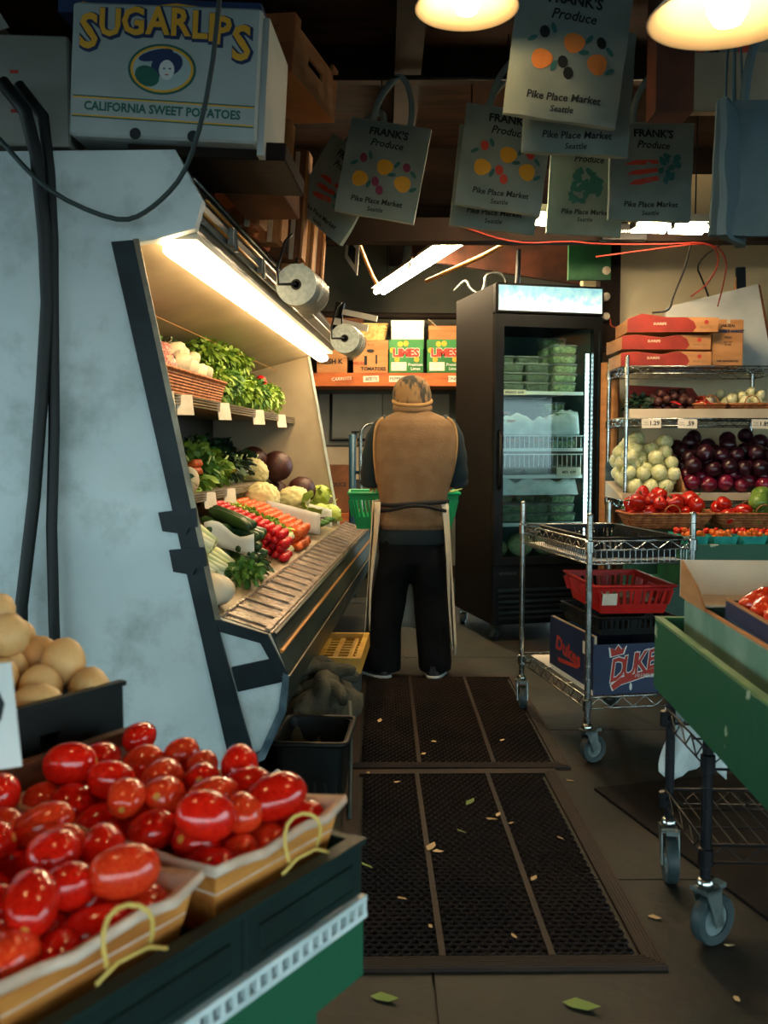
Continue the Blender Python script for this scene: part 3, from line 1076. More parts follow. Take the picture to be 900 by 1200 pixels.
def lumpy(c, r, seed, amp=.3, freq=2., n=28, k=18):
    return MB().sphere(c, r, n, k, lambda d: 1 + amp * noise.noise(d * freq + Vector((seed * 3.1, seed, 0))) + amp * .4 * noise.noise(d * freq * 2.7 + Vector((seed, 0, seed))))


tag(obj('rag', lumpy((0, 0, 0), (.075, .06, .055), 4, .5, 2.2), 'rag', None, True, (-.345, 2.93, .152)), 'crumpled pale rag stuffed beside the black bin', 'rag')
sk = thing('burlap_sack', 'slumped dark burlap sack piled under the display case', 'sack', (-.27, 3.78, 0), R(-4))
obj('sack_body', lumpy((0, 0, .16), (.155, .33, .20), 2, .35, 1.6, 40, 26), 'burlap', sk, True)
for k, (y, z, rr_) in enumerate(((-.22, .27, .035), (-.10, .33, .04), (.05, .30, .045))):
    fp = [(.13 - .27 * f + .02 * math.sin(f * 9 + k), y + .10 * math.sin(f * 3 + k), z + .04 * math.sin(f * PI) + .02 * math.sin(f * 8 + k * 2)) for f in [i / 12 for i in range(13)]]
    obj('sack_fold', MB().tube(fp, [rr_ * (.35 + .65 * math.sin(PI * (.08 + .84 * i / 12))) for i in range(13)], 10), 'burlap', sk, True)
tag(obj('floor_pipe', MB().tube([(-.115, 3.06, .015), (-.118, 3.2, .03), (-.12, 3.35, .2), (-.13, 3.5, .29)], .008, 6), 'cord_green', None, True), 'thin grey hose trailing onto the mat edge beside the bin', 'hose')

# ================================================================== wire carts on the right


def caster(t, x, y, r=.055, yaw=0., mat='chrome_dull', stem=.0):
    c = thing_part('caster', t, (x, y, 0), yaw, 2 * r + .022)
    m = Matrix.Rotation(PI / 2, 3, 'Y')
    off = .03
    wh = obj('wheel', MB().lathe([(r * .62, -.014), (r * .95, -.016), (r, -.010), (r, .010), (r * .95, .016), (r * .62, .014), (r * .62, -.014)], 26, m=m), 'grey_rubber', c, True, (0, off, r), auto=35)
    obj('hub', MB().lathe([(0, -.018), (.014, -.018), (.016, -.012), (r * .63, -.010), (r * .63, .010), (.016, .012), (.014, .018), (0, .018)], 22, m=m), 'wheel_hub', c, True, (0, off, r), auto=35)
    for sx in (-1, 1):
        obj('fork', MB().prism([(-.022, 2 * r + .022), (.03, 2 * r + .022), (off + .014, r - .012), (off - .012, r - .014)], sx * .024 - .002, sx * .024 + .002, 'x'), mat, c)
    obj('fork_plate', MB().bb(-.026, .026, -.024, .034, 2 * r + .012, 2 * r + .022), mat, c)
    obj('ferrule', MB().lathe([(.012, 0), (.021, .003), (.023, .012), (.018, .022), (.013, .026)], 18), 'chrome', c, True, (0, 0, 2 * r + .022))
    obj('brake', MB().bb(-.016, .016, .034, .060, 2 * r + .014, 2 * r + .026), mat, c)
    return c


def thing_part(name, parent, loc, yaw=0., zh=.134):
    """a part that groups its own sub-parts: the first mesh is the part, kept as a tiny hub plate"""
    o = link(name, MB().lathe([(0, -.004), (.012, -.004), (.012, .004), (0, .004)], 10).mesh(name, 'chrome_dull'), parent, loc, (0, 0, yaw))
    # the swivel plate sits on top of the fork
    for v in o.data.vertices:
        v.co.z += zh
    return o


def post(t, x, y, z0, z1, mat, r=.0127):
    p = obj('post', MB().tube([(x, y, z0), (x, y, z1)], r, 12), mat, t, True, auto=50)
    g = MB()
    k = 0
    z = z0 + .03
    while z < z1 - .02:
        g.lathe([(r * 1.0, -.0015), (r * 1.06, 0), (r * 1.0, .0015)], 12, (x, y, z))
        z += .051
    o = obj('groove', g, mat, p, True)
    o['kind'] = 'stuff'
    obj('post_cap', MB().lathe([(r * 1.02, 0), (r * 1.05, .006), (r * .5, .011), (0, .012)], 12, (x, y, z1)), mat, p, True)
    return p


def wire_shelf(t, W, D, z, mat, drop=.045, nw=18, x0=0., y0=0., basket=0.):
    """chrome wire shelf between posts at (x0,y0) and (x0+W,y0+D): rims, zigzag truss, surface wires"""
    zt, zb = z, z - drop
    P = [(x0, y0), (x0 + W, y0), (x0 + W, y0 + D), (x0, y0 + D)]
    sh = obj('shelf_rim', MB().tube([(*p, zt) for p in P], .0042, 6, closed=True), mat, t, True)
    obj('lower_rim', MB().tube([(*p, zb) for p in P], .0036, 6, closed=True), mat, sh, True)
    for k in range(4):
        p, q = Vector((*P[k], 0)), Vector((*P[(k + 1) % 4], 0))
        n = max(4, int((q - p).length / .045))
        zz = []
        for i in range(n + 1):
            f = (i + .0) / n
            v = p.lerp(q, f)
            zz.append((v.x, v.y, zt - .002 if i % 2 else zb + .002))
        obj('truss', MB().tube(zz, .0024, 5), mat, sh, True)
    for p in P:
        obj('collar', MB().lathe([(.0135, -.004), (.0185, -.002), (.0185, .040), (.0135, .044)], 14, (*p, zb - .004)), mat, sh, True, auto=40)
    zf = zt - .004
    if basket:
        zf = zb - basket
        obj('basket_floor_rim', MB().tube([(*p, zf) for p in P], .0036, 6, closed=True), mat, sh, True)
        up = MB().tube([(0, 0, zf), (0, 0, zb)], .0016, 4).mesh('upright_wire', mat)
        for k in range(4):
            p, q = Vector((*P[k], 0)), Vector((*P[(k + 1) % 4], 0))
            n = int((q - p).length / .024)
            for i in range(1, n):
                v = p.lerp(q, i / n)
                link('upright_wire', up, sh, (v.x, v.y, 0))
    wm = MB().tube([(0, y0, zf), (0, y0 + D, zf)], .0022, 4).mesh('shelf_wire', mat)
    for i in range(1, nw):
        link('shelf_wire', wm, sh, (x0 + W * i / nw, 0, 0))
    for f in (.33, .66):
        obj('cross_wire', MB().tube([(x0, y0 + D * f, zf - .004), (x0 + W, y0 + D * f, zf - .004)], .003, 5), mat, sh, True)
    return sh


# chrome utility cart in the aisle
CR = R(10)
CART = thing('utility_cart', 'chrome wire utility cart on swivel casters in the aisle', 'cart', (.806, 3.66, 0), CR)
CAM = Matrix.Translation((.806, 3.66, 0)) @ Matrix.Rotation(CR, 4, 'Z')


def ca(x, y, z):
    return CAM @ Vector((x, y, z))


W_, D_ = .435, .82
for x, y, yw in ((0, 0, R(-75)), (W_, 0, R(40)), (W_, D_, R(200)), (0, D_, R(170))):
    post(CART, x, y, .155, .985, 'chrome')
    caster(CART, x, y, .056, yw)
wire_shelf(CART, W_, D_, .885, 'chrome', .036, 16, basket=.055)
wire_shelf(CART, W_, D_, .262, 'chrome', .045, 18)

# things on the chrome cart


def vent_basket(name, label, loc, rz, w_, d_, h, mat, cat='basket', flare=.03, slots=True, rim=.010):
    """plastic market basket: flared walls, rolled rim, slot openings as ribs between them"""
    t = thing(name, label, cat, loc, rz)

    def rg_(w, d, z):
        return [(-w / 2, -d / 2, z), (w / 2, -d / 2, z), (w / 2, d / 2, z), (-w / 2, d / 2, z)]
    obj('floor_plate', MB().bb(-w_ / 2, w_ / 2, -d_ / 2, d_ / 2, .0, .005), mat, t)
    low, hi = .34 * h, .80 * h

    def ex(z):
        return 2 * flare * z / h
    names = ('wall', 'wall', 'wall', 'wall')

    def band(za, zb):
        return MB().loft([rg_(w_ + ex(za), d_ + ex(za), za), rg_(w_ + ex(zb), d_ + ex(zb), zb), rg_(w_ + ex(zb) - .007, d_ + ex(zb) - .007, zb), rg_(w_ + ex(za) - .007, d_ + ex(za) - .007, za), rg_(w_ + ex(za), d_ + ex(za), za)], cap=False)
    obj('lower_wall', band(0, low), mat, t)
    obj('upper_wall', band(hi, h), mat, t)
    obj('rim', MB().tube(rg_(w_ + ex(h) + .006, d_ + ex(h) + .006, h - .004), rim, 6, closed=True), mat, t, True)
    # ribs between the slots
    for side, L_ in ((0, w_), (1, d_), (2, w_), (3, d_)):
        n = max(6, int(L_ / .022))
        for i in range(n + 1):
            f = i / n - .5
            wide = .011 if i % 6 else .03
            za, zb = low, hi
            pts_ = []
            for z in (za, zb):
                ww, dd = w_ + ex(z), d_ + ex(z)
                q = ((f * ww, -dd / 2), (ww / 2, f * dd), (f * ww, dd / 2), (-ww / 2, f * dd))[side]
                pts_.append((q[0], q[1], z))
            a, b = Vector(pts_[0]), Vector(pts_[1])
            dirv = Vector((1, 0, 0)) if side % 2 == 0 else Vector((0, 1, 0))
            nv = Vector((0, 1, 0)) if side == 0 else (Vector((-1, 0, 0)) if side == 1 else (Vector((0, -1, 0)) if side == 2 else Vector((1, 0, 0))))
            q = [a - dirv * wide / 2, a + dirv * wide / 2, b + dirv * wide / 2, b - dirv * wide / 2]
            q2 = [p + nv * .006 for p in q]
            obj('rib', MB().add(q + q2, [(0, 1, 2, 3), (7, 6, 5, 4), (0, 4, 5, 1), (1, 5, 6, 2), (2, 6, 7, 3), (3, 7, 4, 0)]), mat, t)
    return t


vent_basket('plastic_crate', 'low black slotted plastic crate in the top basket of the chrome cart', ca(.24, .40, .806), CR, .34, .62, .085, 'black_plastic', 'crate', .012, rim=.006)
pb = tag(obj('paper_sheet', MB().grid(14, 14, lambda u, v: (-.19 + .38 * u, -.38 + .76 * v, .006 + .010 * abs(noise.noise(Vector((u * 5, v * 7, 2)))))), 'paper', None, True, ca(.215, .41, .795), (0, 0, CR), solid=.002),
         'crumpled paper lining the top basket of the chrome cart', 'paper')
tag(obj('paper_sheet', MB().grid(12, 12, lambda u, v: (-.13 + .26 * u, -.12 + .24 * v, .004 + .010 * abs(noise.noise(Vector((u * 5, v * 5, 7)))))), 'paper', None, True, ca(.15, .62, .265), (0, 0, CR), solid=.002),
    'loose paper lying behind the blue carton on the lower cart shelf', 'paper')

# blue produce carton with printed brand
bx = thing('produce_carton', 'navy blue open carton printed with a crowned red logo', 'carton', ca(.035, .03, .262), CR)
bw, bd, bh = .40, .50, .205
th_ = .006
obj('carton_floor', MB().bb(.0, bw, 0, bd, 0, th_), 'blue_box', bx)
obj('front_wall', MB().bb(0, bw, 0, th_, th_, bh), 'blue_box', bx)
obj('back_wall', MB().bb(0, bw, bd - th_, bd, th_, bh), 'blue_box', bx)
obj('side_wall', MB().bb(0, th_, th_, bd - th_, th_, bh + .03), 'blue_box', bx)
obj('side_wall', MB().bb(bw - th_, bw, th_, bd - th_, th_, bh), 'blue_box', bx)
obj('rim_edge', MB().bb(th_, th_ + .012, .01, bd - .01, bh - .012, bh + .031), 'cardboard_pale', bx)
obj('base_band', MB().bb(-.001, 0, .0, bd, .0, .02), 'white_box', bx)


def front(fn_z):
    return lambda p: (p.x, -.0012, p.z + fn_z)


def arch(x, y, z):
    return (x, y, z)


lt = []
xs = [.100, .150, .197, .244, .290]
for k, ch in enumerate('DUKES'):
    sc_ = .128 - .006 * k
    for m_, bo, yy in (('white_box', .006, -.0008), ('ink_red', .0022, -.0016)):
        mb = text_mb(ch, sc_, bo, .18).xf(lambda p, k=k, yy=yy: (p.x * .70 + xs[k], yy, p.z + .098 + .012 * k + (p.x) * .2))
        obj('logo_letter' if m_ == 'ink_red' else 'letter_outline', mb, m_, bx)
sw = MB().add([(.075, -.0014, .038), (.115, -.0014, .068), (.36, -.0014, .125), (.36, -.0014, .108), (.12, -.0014, .040), (.085, -.0014, .018)], [(0, 1, 2, 3, 4, 5)])
obj('swoosh_outline', MB().add([(x + (.003 if x > .2 else -.004), -.0008, z + dz) for (x, _, z), dz in zip(sw.v, (.002, .005, .004, -.004, -.004, -.004))], [(0, 1, 2, 3, 4, 5)]), 'white_box', bx)
obj('swoosh', sw, 'ink_red', bx)
cr_ = MB().add([(.075, -.0014, .155), (.125, -.0014, .165), (.135, -.0014, .195), (.118, -.0014, .183), (.104, -.0014, .200), (.092, -.0014, .182), (.070, -.0014, .190)], [(0, 1, 2, 3, 4, 5, 6)])
obj('crown_outline', MB().add([(.101 + (x - .101) * 1.22, -.0008, .176 + (z - .176) * 1.2) for x, _, z in cr_.v], [tuple(range(7))]), 'white_box', bx)
obj('crown', cr_, 'ink_red', bx)
obj('slogan', text_mb('PREMIUM GREENS', .022, .0008).xf(lambda p: (p.x + .265, -.0014, p.z + .072)), 'white_box', bx)
for x in (.16, .30):
    obj('hand_hole', disc_mb(x, .03, .006, .016, 10).xf(lambda p: (p.x, -.0012, p.z)), 'white_box', bx)
obj('side_logo', text_mb('Dukes', .085, .003, .15).xf(lambda p: (-.0012, .28 - p.x * 1.3, p.z + .12 - p.x * .12)), 'ink_red', bx)
obj('side_swoosh', MB().add([(-.0012, .40, .07), (-.0012, .16, .085), (-.0012, .16, .070), (-.0012, .38, .052)], [(0, 1, 2, 3)]), 'ink_red', bx)
obj('side_label', MB().bb(-.0014, -.0004, .05, .11, .15, .20), 'white_box', bx)

vent_basket('plastic_tray', 'shallow black plastic tray resting on the navy carton', ca(.225, .25, .4995), CR, .30, .40, .075, 'black_plastic', 'tray', .01, rim=.006)
vent_basket('market_basket', 'bright red slotted plastic basket with a white label on the black tray', ca(.235, .27, .5835), CR + R(-6), .26, .42, .118, 'red_basket', 'basket', .03, rim=.007)
rb = bpy.data.objects['market_basket']
obj('label_card', MB().box((-.105, -.240, .062), (.06, .002, .05), (R(14), 0, 0)), 'tag_paper', rb)
obj('paper_slip', MB().grid(8, 8, lambda u, v: (-.09 + .2 * u, -.16 + .3 * v, .05 + .012 * math.sin(u * 6 + v * 4))), 'paper', rb, True)

# ------------------------------------------------------------------ black wire cart with green crates, near right
BC = thing('utility_cart', 'black wire utility cart under the green crate of tomatoes', 'cart', (.803, 2.28, 0), R(-2))
for x, y, yw in ((0, 0, R(-58)), (.9, 0, R(20)), (.9, .385, R(10)), (0.012, .385, R(176))):
    post(BC, x, y, .175, .535, 'black_metal', .0138)
    caster(BC, x, y, .066, yw)
wire_shelf(BC, .9, .385, .500, 'black_metal', .045, 24)
wire_shelf(BC, .9, .385, .262, 'black_metal', .045, 24)
hb = MB().grid(12, 10, lambda u, v: (-.09 + .19 * u + .015 * math.sin(v * 5), .012 * math.sin(u * 14 + v * 3) + .006 * math.sin(u * 31), -.19 * v - .025 * math.sin(u * 7) * v))
tag(obj('plastic_bag', hb, 'cloth_white', None, True, (.905, 2.672, .50), (0, 0, R(-2)), solid=.004), 'white cloth hanging below the black wire shelf', 'cloth')
bpy.data.objects['plastic_bag'].name = 'hanging_cloth'


def board_crate(name, label, loc, rz, w_, d_, h, mat, edge, boards=1, th=.016, cleat=.0, cat='crate', group=None):
    t = thing(name, label, cat, loc, rz, group)
    g = .004
    bh = (h - g * (boards - 1)) / boards
    for k in range(boards):
        z0 = k * (bh + g)
        for nm, b in (('side_board', (0, th, 0, d_)), ('side_board', (w_ - th, w_, 0, d_)), ('end_board', (th, w_ - th, 0, th)), ('end_board', (th, w_ - th, d_ - th, d_))):
            obj(nm, MB().bevbox(((b[0] + b[1]) / 2, (b[2] + b[3]) / 2, z0 + bh / 2), (b[1] - b[0] - .0005, b[3] - b[2] - .0005, bh), .003), mat, t)
    obj('floor_board', MB().bb(th, w_ - th, th, d_ - th, .0, .010), mat, t)
    if edge:
        obj('worn_edge', MB().bb(.0, th, 0, d_, h, h + .0035), edge, t)
        obj('worn_edge', MB().bb(th, w_ - th, d_ - th, d_, h, h + .0035), edge, t)
    if cleat:
        for y in (d_ * .62, d_ - .12):
            obj('cleat', MB().bb(.12, w_ - .05, y, y + .04, -cleat, 0), mat, t)
    return t


# the long green crate overhangs the cart
board_crate('wooden_crate', 'large green painted wooden crate with chipped edges on the black cart', (.705, 1.63, .578), R(-3.2), .62, .98, .198, 'green_wear', 'green_edge', 1, .02, .077)
board_crate('wooden_crate', 'pale green wooden crate set inside the large green crate', (.775, 1.66, .59), R(-3.2), .50, .90, .245, 'green_pale', 'cardboard', 1, .014)
nv = thing('produce_carton', 'navy blue carton with a light stripe holding big tomatoes', 'carton', (.79, 1.68, .70), R(-5))
obj('side_wall', MB().bb(0, .006, 0, .62, .0, .175), 'navy_box', nv)
obj('side_wall', MB().bb(.40, .406, 0, .62, .0, .175), 'navy_box', nv)
obj('front_wall', MB().bb(.006, .40, 0, .006, 0, .175), 'navy_box', nv)
obj('back_wall', MB().bb(.006, .40, .614, .62, 0, .175), 'navy_box', nv)
obj('carton_floor', MB().bb(.006, .40, .006, .614, 0, .006), 'navy_box', nv)
obj('stripe', MB().bb(-.0015, -.0002, .0, .62, .125, .135), 'navy_stripe', nv)
obj('carton_edge', MB().bb(-.001, .008, 0, .62, .1752, .180), 'cardboard', nv)
ct = thing('cardboard_tray', 'pale open cardboard tray standing behind the big tomatoes', 'tray', (.80, 2.40, .845), R(-4))
obj('back_flap', MB().bb(.0, .60, .145, .152, 0, .10), 'cardboard_pale', ct)
obj('side_flap', MB().prism([(-.10, .0), (.145, .0), (.145, .10), (-.02, .05)], .0, .006, 'x'), 'cardboard', ct)
obj('tray_floor', MB().bb(.006, .60, -.03, .145, .0, .006), 'cardboard_pale', ct)
big = MB().sphere((0, 0, 0), (1, 1, .8), 24, 14, lambda d: 1 + .035 * math.cos(5 * math.atan2(d.y, d.x)) * (1 - d.z ** 2) - .12 * max(0, d.z - .8) / .2).mesh('beefsteak_tomato', 'tomato_ripe', True)
cal = MB()
for k in range(5):
    q = k * 1.2566
    cal.add([(0, 0, 0), (.10 * math.cos(q - .5), .10 * math.sin(q - .5), .02), (.42 * math.cos(q), .42 * math.sin(q), -.02), (.10 * math.cos(q + .5), .10 * math.sin(q + .5), .02)], [(0, 1, 2, 3)])
cal = cal.mesh('calyx', 'calyx')
NVM = Matrix.Translation((.79, 1.68, 0)) @ Matrix.Rotation(R(-5), 4, 'Z')
pts = pack(22, .055, .008, .398, .010, .610, lambda x, y: .818, 9, 240, .08, .15)
for p, r in pts:
    p = NVM @ p
    o = link('beefsteak_tomato', big, None, p, (rg.uniform(-.5, .5), rg.uniform(-.5, .5), rg.uniform(0, 6)), r)
    tag(o, 'large orange red tomato in the navy carton', 'tomato', 'large tomatoes in the navy carton')
    link('calyx', cal, o, (0, 0, .705))

# ================================================================== glass door fridge
FA = R(14)
FRM = Matrix.Translation((.70, 5.95, 0)) @ Matrix.Rotation(FA, 4, 'Z')


def fg(x, y, z):
    return FRM @ Vector((x, y, z))


FW, FD, FH = .735, .78, 2.28
F = thing('glass_door_fridge', 'tall black glass-door fridge with a lit blue header', 'fridge', (.70, 5.95, 0), FA)
z0 = .115
obj('side_panel', MB().bb(0, .045, .05, FD, z0, FH), 'fridge_side', F)
obj('side_panel', MB().bb(FW - .045, FW, .05, FD, z0, FH), 'fridge_side', F)
obj('back_panel', MB().bb(.045, FW - .045, FD - .04, FD, z0, FH), 'fridge_inside', F)
obj('top_panel', MB().bb(.045, FW - .045, .05, FD - .04, 2.04, FH), 'fridge_black', F)
obj('bottom_panel', MB().bb(.045, FW - .045, .05, FD - .04, z0, .53), 'fridge_black', F)
hd = obj('header_box', MB().bevbox((FW / 2, .02, 2.19), (FW + .004, .06, .185), .006), 'fridge_black', F)
obj('lit_panel', MB().box((0, 0, 0), (FW - .03, .004, .155)), 'lit_header', hd, loc=(FW / 2, -.0125, 2.19))
obj('liner', MB().bb(.0455, .052, .055, FD - .041, .531, 2.039), 'fridge_inside', F)
obj('liner', MB().bb(FW - .052, FW - .0455, .055, FD - .041, .531, 2.039), 'fridge_inside', F)
dr = obj('door_frame', MB().bb(.0, .058, .0, .048, .50, 2.092).bb(FW - .062, FW, .0, .048, .50, 2.092)
         .bb(.058, FW - .062, .0, .048, 2.015, 2.092).bb(.058, FW - .062, .0, .048, .50, .552), 'fridge_black', F)
obj('glass_pane', MB().bb(.058, FW - .062, .020, .026, .552, 2.015), 'door_glass', dr)
obj('door_handle', MB().tube([(.03, .0, 1.36), (.03, -.03, 1.33), (.03, -.03, 1.02), (.03, .0, .99)], .010, 8), 'black_plastic', dr, True)
obj('hinge_strip', MB().bb(FW - .03, FW - .018, -.004, -.0005, .55, 2.0), 'trim_dark', dr)
gr = obj('grille_panel', MB().bb(.0, FW, .012, .049, z0, .495), 'fridge_black', F)
for k in range(6):
    obj('grille_slat', MB().bb(.03, FW - .03, -.004, .011, .15 + k * .036, .166 + k * .036), 'trim_dark' if k % 2 else 'black_plastic', gr, rot=(0, 0, 0))
obj('brand_plate', text_mb('BEVERAGE', .026, .0006, .2).xf(lambda p: (p.x + .10, .0105, p.z + .445)), 'grey_rubber', gr)
for x in (.50, .545):
    obj('display_digit', MB().bb(x, x + .028, .009, .0118, .425, .452), 'ink_green', gr)
obj('indicator_lamp', MB().bb(.60, .618, .009, .0118, .43, .45), 'ink_red', gr)
FC = []
for x, y, yw in ((.05, .06, R(25)), (FW - .05, .06, R(-30)), (.05, FD - .06, R(150)), (FW - .05, FD - .06, R(180))):
    c = caster(F, x, y, .042, yw)
    c.scale = (1, 1, .98)
# lit LED strip and shelves
led = obj('led_strip', MB().bb(FW - .094, FW - .072, .045, .052, .60, 1.86), 'led_strip', F)
ld = MB()
for k in range(44):
    z = .615 + k * .0285
    ld.bb(FW - .092, FW - .074, .0425, .0448, z, z + .014)
o = obj('led', ld, 'led_glow', led)
o['kind'] = 'stuff'
SHZ = (1.615, 1.25, 1.075, .765)
for z in SHZ:
    sh = obj('fridge_shelf', MB().bb(.054, FW - .10, .062, .080, z - .022, z), 'fridge_white', F)
    obj('back_rail', MB().bb(.054, FW - .10, .66, .672, z - .014, z - .002), 'fridge_white', sh)
    wm = MB().bb(-.002, .002, .080, .66, z - .008, z - .003).mesh('shelf_wire', 'fridge_white')
    for i in range(20):
        link('shelf_wire', wm, sh, (.07 + i * .029, 0, 0))
for z, x0 in ((1.25, .054), (1.13, .054)):
    fn_ = MB().bb(-.0018, .0018, .056, .060, .0, .075).mesh('fence_wire', 'fridge_white')
    rl = obj('shelf_fence', MB().bb(.054, FW - .10, .055, .061, z + .075, z + .083), 'fridge_white', F)
    for i in range(18):
        link('fence_wire', fn_, rl, (.06 + i * .033, 0, z))
obj('price_strip', MB().bb(.07, .23, .050, .0535, 1.588, 1.622), 'tag_paper', F)
obj('price_print', text_mb('SPROUTS  $3.99', .018, .0006).xf(lambda p: (p.x + .15, .0495, p.z + 1.604)), 'ink', F)
obj('price_strip', MB().bb(.45, .62, .050, .0535, 1.065, 1.125), 'tag_paper', F)
obj('price_print', text_mb('MIX  4.99', .024, .0008).xf(lambda p: (p.x + .535, .0495, p.z + 1.092)), 'ink', F)

# clear clamshell boxes of greens
cl_low = MB().loft([rr_ring(.150, .120, 0, .02, 4), rr_ring(.170, .138, .044, .02, 4), rr_ring(.176, .144, .046, .02, 4), rr_ring(.176, .144, .049, .02, 4)]).mesh('clamshell_box', 'clam_clear', True, 40)
cl_lid = MB().loft([rr_ring(.172, .140, .0495, .02, 4), rr_ring(.166, .134, .058, .02, 4), rr_ring(.15, .118, .060, .02, 4)]).mesh('lid', 'clam_lid', True, 40)
grn = []
for k, (ca_, cb_) in enumerate((('#4f7a3a', '#a9c58a'), ('#1d3320', '#3d5a2c'), ('#2b4a26', '#5c7a38'))):
    M('packed_%d' % k, ca_, .5, col2=cb_, scale=60, lo=.42, hi=.62, bump=.8, bscale=90)
    g = MB()
    q_ = random.Random(k)

    def bump_ring(w__, d__, z):
        return [(x * (1 + q_.uniform(-.03, .03)), y * (1 + q_.uniform(-.03, .03)), z) for x, y, z in rr_ring(w__, d__, z, .02, 6)]
    g.loft([bump_ring(.140, .110, .004), bump_ring(.152, .122, .016), bump_ring(.156, .126, .030), bump_ring(.156, .126, .042), bump_ring(.12, .09, .048)])
    grn.append(g.mesh('packed_greens', 'packed_%d' % k))
lbm = MB().box((0, -.0735, .047), (.08, .001, .016)).mesh('label_band', 'clam_label')


def clam(x, y, z, kind, lab, label):
    t = link('clamshell_box', cl_low, None, fg(x, y, z), (0, 0, FA + R(rg.uniform(-3, 3))))
    tag(t, label, 'food box', 'clamshell boxes in the fridge')
    link('lid', cl_lid, t)
    p = link('packed_greens', grn[kind], t)
    p['kind'] = 'stuff'
    if lab:
        link('label_band', lbm, t)


LBS = {0: 'clear clamshell of bright sprouts in the tall stack by the fridge lamp strip',
       1: 'clear clamshell of dark leaves in a low stack behind the fridge glass',
       2: 'clear clamshell of green leaves in the stack beside the fridge handle'}
for si, cols in ((0, ((.15, 3, 1), (.33, 3, 1), (.52, 5, 0))), (1, ((.15, 3, 1), (.33, 2, 2), (.52, 4, 0))), (3, ((.15, 2, 2), (.33, 2, 2), (.52, 3, 0)))):
    z = SHZ[si] + .001
    for ci, (x, n, kd) in enumerate(cols):
        for yy in (.15, .32):
            for k in range(n + (0 if yy < .2 else 1)):
                zz = z + k * .0615
                lim = (2.0, 1.58, 9, 1.03)[si]
                if zz + .06 > lim:
                    continue
                clam(x + rg.uniform(-.006, .006), yy, zz, kd, si == 1 and ci < 2, LBS[0 if ci == 2 else (2 if ci == 0 else 1)])
for x in (.15, .33, .52):
    clam(x, .15, 1.076, 1, False, 'clear clamshell box on the narrow wire shelf of the fridge')
# white plastic sack over the second shelf, pale sheet imitating glass glare below, melons at the bottom
def sackfn(u, v):
    x = .07 + .54 * u
    top = .10 + .05 * noise.noise(Vector((u * 3, 1, 0))) + .03 * noise.noise(Vector((u * 11, 4, 0))) + .05 * u
    return (x, .064 + .010 * noise.noise(Vector((u * 9, v * 3, 0))) + .03 * v * v, .086 + v * top)


tag(obj('white_sheet', MB().grid(32, 8, sackfn), 'sack_and_glare', None, True, fg(0, 0, 1.25), (0, 0, FA), solid=.004), 'white plastic sack folded over boxes on the middle fridge shelf', 'plastic sack')
tag(obj('white_sheet', MB().grid(32, 8, lambda u, v: (.06 + .56 * u, .09 + .05 * v + .012 * noise.noise(Vector((u * 8, v * 3, 5))), .0 + v * (.10 + .05 * noise.noise(Vector((u * 6, 2, 3)))))), 'sack_and_glare', None, True, fg(0, 0, .945), (0, 0, FA), solid=.004), 'pale sheet imitating glare on the glass above the dark leaf boxes', 'plastic sack')
ml = MB().sphere((0, 0, 0), (1, 1, .92), 20, 12, lambda d: 1 + .02 * math.cos(10 * math.atan2(d.y, d.x))).mesh('pale_melon', 'melon', True)
for x, r in ((.105, .062), (.26, .085), (.445, .088), (.58, .06)):
    tag(link('pale_melon', ml, None, fg(x, .20, .532 + r * .92), (0, 0, x), r), 'pale green melon on the bottom of the fridge', 'melon', 'melons in the fridge')

# ================================================================== chrome shelving against the cream wall
RS = thing('wire_rack', 'chrome wire shelving rack against the cream wall', 'shelving', (1.445, 5.62, 0))
RW, RD = .92, .45
for x, y in ((0, 0), (RW, 0), (RW, RD), (0, RD)):
    post(RS, x, y, .0, 1.79, 'chrome')
for z in (1.735, 1.425, .935):
    wire_shelf(RS, RW, RD, z, 'chrome', .042, 24)


def price_tag(parent, x, z, txt, w_=.115, h=.055, y=-.014, r=0.):
    o = obj('price_tag', MB().bb(-w_ / 2, w_ / 2, -.0012, 0, -h / 2, h / 2), 'tag_paper', parent, loc=(x, y, z), rot=(R(-6), R(r), 0))
    obj('price_digit', text_mb(txt, .036, .001).xf(lambda p: (p.x + .018, -.0018, p.z)), 'ink', o)
    obj('price_note', text_mb('fresh\nbunch', .013).xf(lambda p: (p.x - .034, -.0018, p.z)), 'ink_grey', o)


price_tag(RS, .145, 1.396, '1.29', r=-1)
price_tag(RS, .36, 1.394, '.59', r=1)
price_tag(RS, .80, 1.392, '1.89', r=1)

# top shelf: stacked red trays, brown carton, pale folded carton


